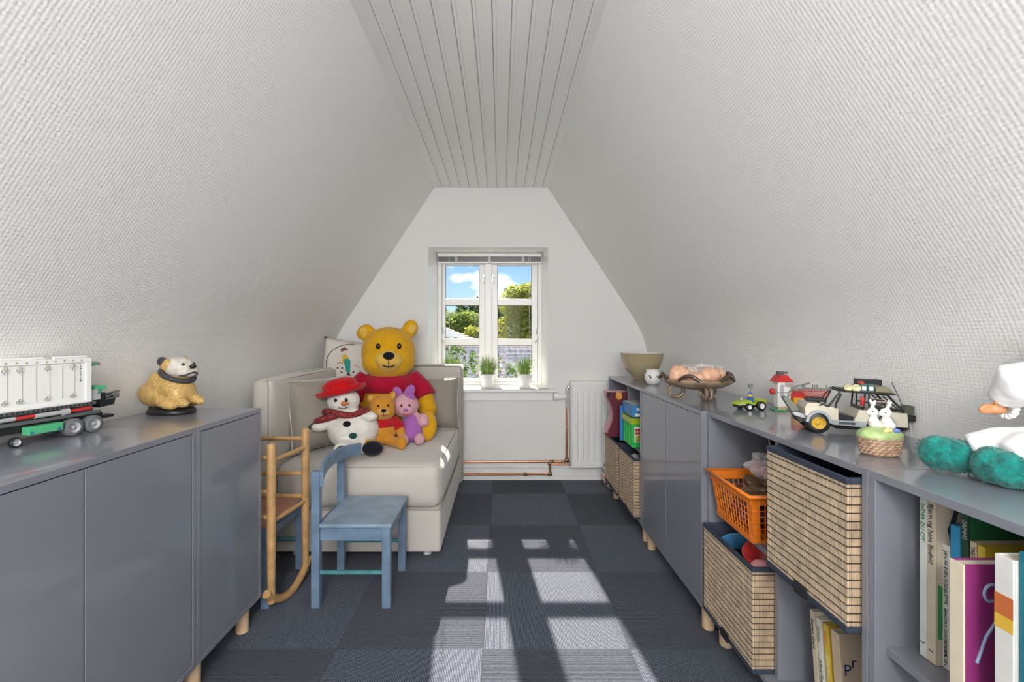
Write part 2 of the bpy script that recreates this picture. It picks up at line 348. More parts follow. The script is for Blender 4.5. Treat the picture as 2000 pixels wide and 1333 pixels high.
def house(label, x, y, rz, w_, d_, ez, rzg, col, bcol):
    t = thing('neighbour_house', label, 'house', (x, y, GZ), rz)
    MB().prism([(-w_/2, 0), (w_/2, 0), (w_/2, ez-GZ), (0, rzg-GZ-.05), (-w_/2, ez-GZ)], -d_/2, d_/2, 'y').build('wall', mat('pale house wall', (.62, .58, .52), .8), t)
    m = mat('roof tiles '+label[:12], col, .9, spec=.1, var=.25, vscale=14); wave_bump(m, [('Z', .13, .3), ('Y', .22, .2)], .05, 1)
    for s_ in (-1, 1):
        ex, ezl = s_*(w_/2+.35), ez-GZ-.35*(rzg-ez)/(w_/2)
        MB().add([(0, -d_/2-.3, rzg-GZ), (0, d_/2+.3, rzg-GZ), (ex, d_/2+.3, ezl), (ex, -d_/2-.3, ezl), (0, -d_/2-.3, rzg-GZ+.1), (0, d_/2+.3, rzg-GZ+.1), (ex, d_/2+.3, ezl+.1), (ex, -d_/2-.3, ezl+.1)], [(0,1,2,3),(4,5,6,7),(0,1,5,4),(1,2,6,5),(2,3,7,6),(3,0,4,7)]).build('roof', m, t)
        n = 12
        for k in range(n):
            a = (k+.5)/n; MB().cbox((ex*a, 0, rzg-GZ+(ezl-rzg+GZ)*a+.115), (.05, d_+.58, .03), (0, s_*math.atan2(rzg-GZ-ezl, abs(ex)), 0)).build('tile_row', m, t)
        MB().add([(0, -d_/2-.34, rzg-GZ+.13), (ex, -d_/2-.34, ezl+.13), (ex, -d_/2-.34, ezl-.08), (0, -d_/2-.34, rzg-GZ-.08), (0, -d_/2-.30, rzg-GZ+.13), (ex, -d_/2-.30, ezl+.13), (ex, -d_/2-.30, ezl-.08), (0, -d_/2-.30, rzg-GZ-.08)], [(0,1,2,3),(4,5,6,7),(0,1,5,4),(1,2,6,5),(2,3,7,6),(3,0,4,7)]).build('barge_board', mat(bcol, (.85, .85, .85) if 'white' in bcol else (.2, .2, .2), .5), t)
house('house with a light tiled hipped roof outside the window', -.1, 11.9, R(90), 2.2, 1.2, -.1, .74, (.80, .70, .64), 'white board')
house('house with a dark grey gable roof and white edge', -2.6, 15.6, R(0), 3.6, 2.4, .77, 1.5, (.16, .16, .17), 'white board')
house('house with a purple brown roof behind the light roof', 1.0, 8.7, R(90), 1.9, 1.2, -.05, .74, (.20, .13, .14), 'white edge board')

# ================================================================ FURNITURE
M_grey = mat('blue grey lacquer', (.20, .208, .245), .30, coat=.6, spec=.6, bump=(400, .02))
M_in = mat('back board with painted shade', (.03, .03, .035), .6)  # shade inside the open cubes is put into this near-black colour
M_beech = mat('pale beech', (.72, .52, .33), .45, var=.12, vscale=18)
def unit(name, label, cat, loc, rz, w_, kind, doors=0):
    t = thing(name, label, cat, loc, rz); th = .016; z0, z1, d = .10, .80, .35
    MB().prism([(0, z1), (w_, z1), (w_-th, z1-th), (th, z1-th)], 0, d, 'y').build('top_panel', M_grey, t, bevel=.001)
    MB().prism([(0, z0), (th, z0+th), (w_-th, z0+th), (w_, z0)], 0, d, 'y').build('bottom_panel', M_grey, t, bevel=.001)
    MB().prism([(.0004, z0+.0006), (.0004, z1-.0006), (th, z1-th), (th, z0+th)], 0, d, 'y').build('side_panel', M_grey, t, bevel=.001)
    MB().prism([(w_-.0004, z0+.0006), (w_-th, z0+th), (w_-th, z1-th), (w_-.0004, z1-.0006)], 0, d, 'y').build('side_panel', M_grey, t, bevel=.001)
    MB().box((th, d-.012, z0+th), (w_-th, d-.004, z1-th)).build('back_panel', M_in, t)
    if kind == 'open':
        m_ = w_/2; MB().box((m_-.008, .032, z0+th), (m_+.008, d-.012, z1-th)).build('divider', M_grey, t, bevel=.001)
        MB().box((th, .022, .442), (m_-.008, d-.012, .458)).build('shelf', M_grey, t, bevel=.001)
        MB().box((m_+.008, .022, .442), (w_-th, d-.012, .458)).build('shelf', M_grey, t, bevel=.001)
    for k in range(doors):
        a = th+.0025+(w_-2*th-.0025)*k/doors; b = th+(w_-2*th)*(k+1)/doors-.0025
        dr = MB().box((a, .002, z0+th+.0025), (b, .018, z1-th-.0025)).build('door', M_grey, t, bevel=.0012)
        MB().box((a+.01, .018, z1-.16), (a+.05, .026, z1-.1)).build('hinge', M_chrome, dr)
    for lx in (.045, w_-.045):
        for ly in (.045, d-.045): MB().lathe([(.021, 0), (.022, .002), (.022, .1)], 16, (lx, ly, 0), cap=True).build('leg', M_beech, t)
    return t
LX = -.888
unit('storage_cabinet', 'wide grey two-door cabinet carrying the brick-built truck', 'cabinet', (LX, .609, 0), R(90), .70, 'door', 2)
unit('storage_cabinet', 'narrow grey one-door cabinet carrying the glass bulldog lamp', 'cabinet', (LX, 1.311, 0), R(90), .352, 'door', 1)
XA, XB, XC = .718, .714, .733
unit('shelf_unit', 'grey open cube shelf by the radiator with magazine file and green tub', 'shelf unit', (XA, 2.994, 0), R(-90), .70, 'open')
unit('storage_cabinet', 'grey two-door cabinet between the two open cube shelves, salt stone dish on top', 'cabinet', (XB, 2.293, 0), R(-90), .70, 'door', 2)
unit('shelf_unit', 'grey open cube shelf holding the orange basket', 'shelf unit', (XC, 1.592, 0), R(-90), .698, 'open')
unit('shelf_unit', 'grey open cube shelf holding a row of upright picture books', 'shelf unit', (XC, .893, 0), R(-90), .70, 'open')

# sofa
M_sofa = mat('greige sofa cotton', (.56, .53, .485), .85, sheen=.3, bump=(700, .25, .001), var=.05, vscale=3)
M_pipe = mat('dark greige piping', (.34, .315, .28), .85)
def pad(lo, hi, r, n=5, puff=0):
    """soft cushion block: rounded box with slight bulge"""
    mb = MB(); lo, hi = Vector(lo), Vector(hi); c = (lo+hi)/2; h = (hi-lo)/2; N = 14
    for ax in range(3):
        for sg in (-1, 1):
            u, v = (ax+1) % 3, (ax+2) % 3; vs = []; fs = []
            def S(t): return math.copysign(1-(1-abs(t))**1.8, t)
            for i in range(N+1):
                for j in range(N+1):
                    p = [0, 0, 0]; p[ax] = sg*h[ax]; p[u] = S(-1+2*i/N)*h[u]; p[v] = S(-1+2*j/N)*h[v]; p = Vector(p)
                    q = Vector([max(-(h[k]-r), min(h[k]-r, p[k])) for k in range(3)]); d = p-q
                    p = q+d.normalized()*r if d.length > 1e-9 else p
                    bu = puff*(1-(p[u]/h[u])**2)*(1-(p[v]/h[v])**2); p[ax] += sg*bu
                    vs.append(c+p)
            for i in range(N):
                for j in range(N):
                    a = i*(N+1)+j; fs.append((a, a+1, a+N+2, a+N+1))
            mb.add(vs, fs, True)
    return mb
def weld(o):
    w_ = o.modifiers.new('weld', 'WELD'); w_.merge_threshold = .0006; return o
sf = thing('day_bed_sofa', 'greige fabric corner sofa in front of the gable wall', 'sofa', (-.69, 2.14, 0))
def S_(x, y, z): return (x+.69, y-2.14, z)
weld(pad(S_(-1.09, 2.14, .03), S_(-.288, 3.12, .235), .012).build('base', M_sofa, sf))
weld(pad(S_(-1.09, 2.142, .232), S_(-.286, 3.13, .45), .055, puff=.012).build('seat_cushion', M_sofa, sf))
weld(pad(S_(-1.195, 2.14, .03), S_(-1.088, 2.99, .855), .03, puff=.008).build('back_rest', M_sofa, sf))
weld(pad(S_(-1.195, 3.135, .03), S_(-.272, 3.30, .862), .022, puff=.004).build('back_rest', M_sofa, sf))
def rim(pts, name='piping', r=.003, m=M_pipe): return MB().tube([S_(*p) for p in pts], r, 6).build(name, m, sf)
rim([(-1.11, 2.139, .04), (-1.11, 2.137, .82), (-1.12, 2.15, .85), (-1.12, 2.6, .862), (-1.12, 2.96, .856)])
rim([(-.27, 3.14, .05), (-.270, 3.137, .83), (-.29, 3.135, .855), (-.7, 3.134, .862), (-1.1, 3.134, .858)])
rim([(-1.08, 2.139, .235), (-.30, 2.139, .235), (-.287, 2.155, .235), (-.287, 3.1, .235)])
for lx, ly in ((-1.0, 2.2), (-.36, 2.2), (-.36, 3.04), (-1.0, 3.04)): MB().lathe([(.02, 0), (.02, .03)], 12, S_(lx, ly, 0), cap=True).build('foot', mat('clear plastic foot', (.6, .6, .6), .2), sf)

def cushion(name, label, loc, rot, w_, h_, t_, m, pipe=True):
    o = thing(name, label, 'cushion', loc); o.rotation_euler = rot; N = 22; mb = MB()
    for sg in (-1, 1):
        vs = []; fs = []
        for i in range(N+1):
            for j in range(N+1):
                a, b = -1+2*i/N, -1+2*j/N; pinch = 1-.07*(1-(a*a))*abs(b)**3
                ed = (1-a**4)*(1-b**4); x = a*w_/2*(1-.06*(1-b*b)*a*a); z = b*h_/2*(1-.06*(1-a*a)*b*b)
                wr_ = .004*math.sin(9*a+5*b)*ed*(1-ed)*4
                vs.append((x, sg*(t_/2*ed**.55+wr_*.6), z))
        for i in range(N):
            for j in range(N):
                k = i*(N+1)+j; fs.append((k, k+1, k+N+2, k+N+1))
        mb.add(vs, fs, True)
    c = weld(mb.build('cover', m, o))
    if pipe:
        loop = []
        for k in range(64):
            s_ = k/16; q = int(s_) % 4; f = -1+2*(s_-int(s_)); a, b = [(f, -1), (1, f), (-f, 1), (-1, -f)][q]
            loop.append((a*w_/2*(1-.06*(1-b*b)*a*a), 0, b*h_/2*(1-.06*(1-a*a)*b*b)))
        MB().tube(loop, .0035, 6, closed=True).build('piping', M_sofa, o)
    return o
M_cush = mat('warm grey cushion cotton', (.30, .27, .23), .85, sheen=.3, bump=(9, .35, .02))
cushion('throw_cushion', 'warm grey cushion leaning on the sofa back behind the snowman toy', (-.985, 2.45, .648), (R(-10), 0, R(58)), .38, .38, .17, M_cush)
cushion('throw_cushion', 'warm grey cushion on the sofa under the window sill', (-.46, 3.00, .618), (R(-12), 0, R(4)), .36, .35, .19, M_cush)
M_pil = mat('off white embroidered cotton', (.72, .68, .63), .9, bump=(10, .3, .012))
pw = cushion('embroidered_pillow', 'off-white pillow embroidered with a child in green dungarees', (-1.0, 3.055, .80), (R(-4), R(7), R(6)), .46, .48, .13, M_pil, False)
def appl(poly, col, name, y=-.066, r=None):
    """flat stitched patch that follows the pillow front"""
    mb = MB(); vs = []; poly = [(x*.72-.055, z*.62+.075) for x, z in poly]
    for x, z in poly:
        a, b = x/.235, z/.24; yy = -(.065*max(0, (1-a**4)*(1-b**4))**.55)-.0035
        vs.append((x, yy, z))
    cx = sum(p[0] for p in vs)/len(vs); cz = sum(p[2] for p in vs)/len(vs); a, b = cx/.235, cz/.24
    vs.append((cx, -(.065*max(0, (1-a**4)*(1-b**4))**.55)-.0045, cz)); n = len(poly)
    mb.add(vs, [(i, (i+1) % n, n) for i in range(n)]); return mb.build(name, mat('thread '+name, col, .9), pw)
def circ(cx, cz, rx, rz_, n=14, a0=0, a1=6.283): return [(cx+rx*math.cos(a0+(a1-a0)*k/n), cz+rz_*math.sin(a0+(a1-a0)*k/n)) for k in range(n)]
ring = [(.0+.18*math.cos(a), .075+.135*math.sin(a)) for a in [R(95)+R(245)*k/40 for k in range(41)]]
MB().tube([(x, -(.065*max(0, (1-(x/.235)**4)*(1-(z/.24)**4))**.55)-.003, z) for x, z in ring if abs(x) < .225], .0022, 5).build('stitched_ring', mat('dark thread', (.05, .05, .06), .9), pw)
appl([(-.03, .075), (.01, .07), (.045, .03), (.05, -.02), (.055, -.09), (.03, -.10), (.022, -.09), (.0, -.03), (-.015, .02)], (.03, .32, .27), 'dungarees')
appl([(-.035, .085), (-.01, .095), (.02, .07), (.015, .045), (-.01, .05), (-.012, .0), (-.028, .0), (-.032, .05)], (.75, .45, .04), 'yellow_shirt')
appl([(-.062, .13), (-.055, .155), (-.03, .168), (0, .16), (.008, .148), (-.02, .135), (-.045, .118)], (.16, .06, .05), 'brown_hat')
appl(circ(-.012, .125, .018, .022), (.75, .60, .5), 'face')
appl([(.03, -.10), (.055, -.098), (.058, -.118), (.078, -.125), (.03, -.128)], (.10, .04, .03), 'shoes')
for x, z in ((-.06, -.06), (-.02, -.055), (-.02, -.10), (.085, -.085), (.12, -.14)): appl(circ(x, z, .011, .009, 8), (.04, .12, .04), 'leaf')
for x, z in ((-.065, -.015), (-.05, .0), (.10, -.01), (.125, -.025), (-.03, -.005)): appl(circ(x, z, .008, .008, 8), (.55, .12, .08), 'flower')

# child's blue chair
M_blue = mat('worn blue paint', (.15, .225, .33), .42, var=.22, vscale=14, bump=(90, .1)); M_teal = mat('worn teal paint', (.06, .22, .24), .5, var=.2, vscale=20)
M_seatb = mat('worn light blue seat', (.25, .34, .43), .38, var=.28, vscale=9, bump=(90, .1))
def kid_chair(label, x0, x1, y0, y1, seat_m, back=True, rim_m=None):
    t = thing('child_chair', label, 'chair', ((x0+x1)/2, (y0+y1)/2, 0)); hx, hy = (x1-x0)/2, (y1-y0)/2; L = .033
    for sx in (-1, 1):
        for sy in (-1, 1):
            cx, cy = sx*(hx-L/2), sy*(hy-L/2); top = .535 if (back and sx < 0) else .318
            MB().cbox((cx, cy, top/2), (L, L*.92, top)).build('leg', M_blue, t, bevel=.003)
            MB().lathe([(.0001, -.003), (.006, -.003), (.006, 0)], 10, M=Matrix.Rotation(R(90), 4, 'X')).build('screw_cap', M_chrome, t, loc=(cx, cy-L*.46, .275)) if sy < 0 else None
    for sy in (-1, 1):
        MB().box((-hx+L, sy*(hy-.020)-.009, .262), (hx-L, sy*(hy-.020)+.009, .318)).build('apron', M_blue, t, bevel=.001)
        MB().tube([(-hx+L*.5, sy*(hy-L/2), .135), (hx-L*.5, sy*(hy-L/2), .135)], .009, 10).build('stretcher', M_teal, t)
    for sx in (-1, 1): MB().box((sx*(hx-.020)-.009, -hy+L, .262), (sx*(hx-.020)+.009, hy-L, .318)).build('apron', M_blue, t, bevel=.001)
    MB().box((-hx+(L+.001 if back else -.004), -hy-.004, .318), (hx+.006, hy+.004, .332)).build('seat', seat_m, t, bevel=.003)
    if rim_m: MB().box((hx+.006, -hy-.004, .312), (hx+.011, hy+.004, .333)).build('seat_edge', rim_m, t, bevel=.002)
    if back:
        mb = MB(); n = 14; out = []
        for k in range(n+1):
            f = -1+2*k/n; y = f*(hy+.035); x = -hx+.036+.048*f*f-.022+.014*f
            zt = .555+.028*(1-f*f)*.6+.012*f; out.append((x, y, zt))
        vs = []; fs = []
        for x, y, zt in out: vs += [(x, y, zt-.055), (x+.017, y, zt-.055), (x+.017, y, zt), (x, y, zt)]
        for k in range(n):
            for j in range(4): fs.append((4*k+j, 4*k+(j+1) % 4, 4*k+4+(j+1) % 4, 4*k+4+j))
        fs += [(0, 3, 2, 1), (4*n, 4*n+1, 4*n+2, 4*n+3)]; mb.add(vs, fs); mb.build('back_rail', M_blue, t, bevel=.003)
    return t
kid_chair('blue painted wooden child chair in front of the sofa', -.742, -.432, 1.748, 2.058, M_seatb)
kid_chair('second child stool with salmon seat half hidden behind the narrow cabinet', -1.205, -.905, 1.745, 2.075, mat('salmon paint', (.50, .25, .17), .5, var=.15, vscale=12), False, mat('royal blue edge', (.02, .07, .26), .4))
# rocking chair frame standing over the stool
M_oak = mat('honey beech', (.50, .30, .13), .42, var=.2, vscale=25)
rk = thing('rocking_chair', 'light wooden open-frame child rocking chair standing over the salmon stool', 'rocking chair', (-1.04, 1.84, 0))
def K(x, y, z): return (x+1.04, y-1.84, z)
P = {'nr': (-.878, 1.715), 'fr': (-.848, 1.945), 'nl': (-1.232, 1.715), 'fl': (-1.232, 1.945)}
for k, (x, y) in P.items():
    top = .655 if k[0] == 'n' else .668
    MB().tube([K(x, y, .045), K(x, y, .3), K(x, y, top-.012), K(x, y, top-.004), K(x, y, top)], [.0135, .0165, .0165, .015, .008], 12).build('post', M_oak, rk)
def rung(a, b, z, r=.0095): MB().tube([K(*P[a], z), K(*P[b], z)], r, 10).build('rung', M_oak, rk)
for a, b, z in (('nr', 'fr', .585), ('nr', 'fr', .352), ('nr', 'nl', .60), ('fr', 'fl', .622), ('fr', 'fl', .47), ('nr', 'nl', .47), ('nl', 'fl', .585), ('fr', 'fl', .372), ('nr', 'nl', .372)): rung(a, b, z)
for (ax, ay), (bx, by) in ((P['nr'], P['fr']), (P['nl'], P['fl'])):
    pts = []
    for k in range(15):
        f = -1.25+2.5*k/14; x = (ax+bx)/2+(bx-ax)/2*f; y = (ay+by)/2+(by-ay)/2*f; pts.append(K(x, y, .016+.05*f*f))
    MB().tube(pts, .0155, 12).build('rocker', M_oak, rk)

# radiator, valve, pipes
rd = thing('radiator', 'white ribbed panel radiator on the gable wall beside the shelf', 'radiator', (.78, BY-.05, .115))
MB().box((-.265, -.045, 0), (.265, -.025, .612)).build('front_panel', M_white, rd, bevel=.004)
MB().box((-.272, -.04, -.004), (.272, .045, .004)).box((-.272, -.04, .604), (.272, .045, .622)).box((-.274, -.04, 0), (-.266, .045, .61)).box((.266, -.04, 0), (.274, .045, .61)).build('casing', M_white, rd, bevel=.002)
for k in range(12):
    x = -.232+.042*k; MB().prism([(x-.013, -.045), (x-.007, -.052), (x+.007, -.052), (x+.013, -.045)], .05, .555, 'z').build('rib', M_white, rd, bevel=.002)
M_cop = mat('copper pipe', (.62, .30, .17), .32, .9, var=.2, vscale=6); M_bra = mat('aged brass', (.36, .26, .15), .4, .9)
pp = thing('heating_pipes', 'copper heating pipes running along the white baseboard', 'pipe', (.1, BY-.03, 0)); PX = lambda x, z, y=0: (x-.1, y, z)
MB().tube([PX(-.3, .138), PX(.46, .142)], .0085, 10).build('pipe', M_cop, pp)
MB().tube([PX(-.3, .047), PX(.362, .050)], .0085, 10).build('pipe', M_cop, pp)
MB().tube([PX(.362, .05), PX(.362, .13)], .0095, 10).build('pipe', M_cop, pp)
MB().tube([PX(.485, .15), PX(.487, .54)], .0085, 10).build('pipe', M_cop, pp)
MB().tube([PX(.37, .126, -.012), PX(.50, .126, -.012)], .0075, 10).build('pipe', M_cop, pp)
for x, z in ((.362, .05), (.362, .128), (.375, .14), (.46, .135), (.485, .155), (.50, .128), (.18, .0495)): MB().lathe([(.001, -.014), (.0135, -.014), (.0135, .014), (.001, .014)], 8, PX(x, z, -.004), M=Matrix.Rotation(R(90), 4, 'Y')).build('fitting', M_bra, pp)
vl = thing('radiator_valve', 'white thermostat valve on the copper pipe beside the radiator', 'valve', (.44, BY-.03, .62))
MB().lathe([(.001, -.05), (.024, -.05), (.026, -.045), (.026, -.01), (.020, 0), (.020, .02), (.014, .04)], 20, M=Matrix.Rotation(R(90), 4, 'Y')).build('knob', M_white, vl, loc=(0, 0, 0))
MB().tube([(.046, 0, -.08), (.046, 0, .03), (.048, 0, .055), (.06, 0, .075), (.085, 0, .08)], .010, 10).build('elbow', M_chrome, vl)
MB().tube([(.046, -.01, -.06), (.052, -.012, -.14), (.055, -.012, -.2), (.048, -.012, -.23)], .0015, 5).build('sensor_wire', M_white, vl)
# ================================================================ THINGS ON THE LEFT CABINETS
TZ = .80
def M4(loc, rot=(0,0,0)): return Matrix.Translation(loc) @ Euler(rot).to_matrix().to_4x4()
M_blk = mat('black plastic', (.015, .016, .018), .4); M_lg = mat('light grey plastic', (.42, .43, .44), .4); M_dg = mat('dark grey plastic', (.10, .105, .11), .4)
M_wp = mat('white plastic', (.80, .80, .78), .38); M_grn = mat('green plastic', (.08, .42, .20), .35); M_red = mat('red plastic', (.55, .03, .03), .35); M_tire = mat('grey rubber tyre', (.13, .135, .15), .7, bump=(300, .4))
M_tan = mat('tan plastic', (.55, .45, .25), .4); M_bl = mat('blue plastic', (.02, .12, .45), .35)
def wheel(parent, loc, r, w_, hubm, tm=M_tire, name='wheel', hub=.6):
    """wheel whose axle runs along local y, outer face to -y"""
    A = Matrix.Rotation(R(90), 4, 'X')
    o = MB().lathe([(r*hub, w_), (r*.93, w_), (r, w_*.85), (r, w_*.15), (r*.93, 0), (r*hub, 0), (r*hub*.98, w_)], 26, M=A).build(name, tm, parent, loc=(loc[0], loc[1]+w_, loc[2]))
    MB().lathe([(r*hub, w_*.98), (r*hub*.88, w_*1.0), (r*hub*.82, w_*.6), (r*.22, w_*.55), (r*.2, w_*.85), (.0001, w_*.85)], 22, M=A).build('hub', hubm, o)
    return o
tr = thing('toy_truck', 'white container truck of toy bricks with green parts and grey wheels', 'toy truck', (-1.13, 1.19, TZ), R(80))
for x in (0, .05):
    for y in (0, .066): wheel(tr, (x, y, .0235), .0235, .022, M_lg)
wheel(tr, (-.125, .0, .012), .012, .012, M_lg, M_blk, 'small_wheel', .7)
MB().box((-.34, .02, .03), (.085, .075, .05)).build('chassis', M_blk, tr, bevel=.001)
MB().box((-.34, .012, .05), (.075, .02, .058)).box((-.34, .07, .05), (.075, .078, .058)).build('frame_beam', M_dg, tr)
bt = MB().box((-.26, .012, .076), (.062, .022, .084)).build('hole_beam', M_dg, tr, bevel=.0006)
for k in range(30): MB().lathe([(.0001, 0), (.0028, 0), (.0028, .0008)], 8, (-.25+.0103*k, .0118, .080), M=Matrix.Rotation(R(90), 4, 'X')).build('pin_hole', M_blk, bt)
MB().box((-.26, .024, .058), (.062, .088, .076)).build('container_bed', M_dg, tr)
ct = MB().box((-.24, .026, .086), (.056, .088, .204)).build('container', M_wp, tr, bevel=.0015)
fr = MB(); fr.box((-.242, .0225, .082), (-.228, .027, .206)).box((.044, .0225, .082), (.058, .027, .206)).box((-.242, .022, .194), (.058, .028, .206)).box((-.242, .022, .082), (.058, .027, .090)); fr.build('container_frame', M_wp, tr, bevel=.001)
MB().tube([(-.245, .030, .209), (-.05, .030, .209)], .004, 8).tube([(-.03, .030, .209), (.05, .030, .209)], .004, 8).build('top_rod', M_wp, tr)
for k in range(14): MB().lathe([(.0001, 0), (.0026, 0), (.0026, .0006)], 8, (-.235+.0205*k, .0216, .200), M=Matrix.Rotation(R(90), 4, 'X')).build('stud_hole', M_tan, ct)
for k in range(9):
    x = -.215+.029*k; MB().box((x, .0252, .10), (x+.0012, .0258, .19)).build('panel_joint', M_lg, ct)
for k in (0, 2, 3, 5, 7):
    x = -.19+.029*k
    for z, s_ in ((.182, 1), (.104, -1)):
        g = MB().box((x-.0028, .0246, z-.001+.004*s_), (x+.0028, .0258, z+.007+.004*s_))
        for dx, dz in ((-.005, 0), (.005, 0), (0, -.005*s_)): g.lathe([(.0001, 0), (.0034, 0), (.0034, .001)], 10, (x+dx, .0246, z+dz), M=Matrix.Rotation(R(90), 4, 'X'))
        g.build('clover_stud', mat('stone grey plastic', (.55, .53, .48), .4), ct)
for k in range(9): MB().box((.030, .0254, .186-.0055*k), (.0325+.001*(k % 3), .0258, .189-.0055*k)).build('serial_mark', M_dg, ct)
for a, b in ((-.12, -.08), (-.005, .05)): MB().tube([(a, .016, .066), (b, .016, .0675)], .0045, 8).build('red_axle', M_red, tr)
for a, b, r in ((-.08, -.02, .006), (-.16, -.12, .005), (-.02, -.005, .009)): MB().tube([(a, .016, .066), (b, .016, .067)], r, 12).build('gear_shaft', M_lg, tr)
gb = MB().box((-.105, -.004, .024), (-.03, .018, .044)).build('motor_box', M_grn, tr, bevel=.0015)
for x in (-.098, -.04): MB().lathe([(.0001, 0), (.003, 0), (.003, .001)], 10, (x, -.0045, .029), M=Matrix.Rotation(R(90), 4, 'X')).build('pin', M_bl, gb)
MB().box((-.33, .01, .05), (-.252, .09, .15)).build('cab', M_grn, tr, bevel=.002)
MB().box((.062, .03, .085), (.088, .075, .115)).tube([(.06, .04, .19), (.085, .04, .192)], .004, 8).build('rear_block', M_lg, tr, bevel=.001)
MB().box((.075, .026, .115), (.10, .07, .124)).box((.08, .03, .10), (.092, .07, .114)).tube([(.062, .04, .183), (.088, .04, .186)], .0035, 8).build('winch', M_grn, tr)
MB().tube([(.088, .04, .186), (.091, .04, .1862)], .0042, 8).build('rod_tip', M_red, tr)
MB().prism([(.085, .062), (.125, .066), (.13, .085), (.115, .10), (.088, .105)], .03, .075, 'y').box((.09, .03, .03), (.125, .06, .038)).build('bumper', M_blk, tr)
for z in (.084, .092, .10): MB().tube([(.10, .026, z), (.135, .026, z+.004)], .003, 6).build('grille_bar', M_dg, tr)

# glass bulldog lamp
dl = thing('bulldog_lamp', 'amber granulated glass bulldog lamp on a black base', 'table lamp', (-1.15, 1.555, TZ), R(-14))
M_dog = mat('amber glass granules', (.60, .38, .12), .35, var=.3, vscale=140, bump=(420, .9, .003), coat=.4)
M_dogw = mat('clear white glass granules', (.72, .67, .58), .3, var=.2, vscale=60, bump=(420, .9, .003), coat=.4)
M_dogb = mat('black white glass granules', (.05, .05, .06), .3, var=.9, vscale=220, bump=(420, .9, .003))
MB().lathe([(.001, 0), (.075, 0), (.078, .004), (.078, .012), (.070, .018), (.001, .018)], 32, (.01, 0, 0), M=Matrix.Diagonal((1.05, .8, 1, 1))).build('base', M_blk, dl)
MB().tube([(-.06, 0, .008), (-.09, .005, .013), (-.105, .012, .012), (-.112, .018, .003)], .003, 8).build('cord', M_blk, dl)
blob('body', [((-.035, 0, .068), (.075, .062, .05)), ((-.012, 0, .095), (.062, .055, .058), (0, .45, 0)), ((.03, 0, .095), (.05, .052, .055)), ((.055, 0, .07), (.035, .05, .05)), ((.038, -.042, .038), (.042, .020, .018), (0, .25, .1)), ((.038, .042, .038), (.042, .02, .018), (0, .25, -.1)), ((.085, -.03, .045), (.034, .018, .018), (0, .3, 0)), ((.085, .03, .045), (.034, .018, .018), (0, .3, 0)), ((-.08, 0, .045), (.028, .035, .022))], .0045, M_dog, dl, 14)
hd = blob('head', [((.045, 0, .158), (.046, .046, .038), (0, .15, 0)), ((.072, -.014, .148), (.030, .024, .022)), ((.072, .014, .148), (.030, .024, .022)), ((.088, 0, .140), (.018, .022, .014)), ((.06, 0, .176), (.022, .03, .016))], .004, M_dogw, dl, 4)
for sy in (-1, 1):
    MB().ell((.018, sy*.040, .180), (.018, .012, .016)).build('ear', M_dogb if sy < 0 else M_dog, hd, smooth=True)
    MB().ell((.083, sy*.020, .170), .0052, n=10, m=8).build('eye', M_blk, hd)
for sy in (-1, 1): MB().ell((.030, sy*.036, .168), (.022, .014, .022)).build('ear_patch', M_dog, hd)
MB().ell((.102, 0, .163), (.009, .011, .008), n=12, m=8).build('nose', mat('glossy black', (.01, .01, .012), .15), hd)
MB().tube([(.08, -.03, .134), (.092, -.025, .132), (.104, -.012, .140), (.107, 0, .143), (.104, .012, .140), (.092, .025, .132)], .003, 8).build('mouth', M_dogb, hd)
MB().tube([(.036+.046*math.cos(a), .047*math.sin(a), .132-.020*math.cos(a)) for a in [2*math.pi*k/28 for k in range(28)]], .009, 10, closed=True).build('collar', M_dogb, dl)

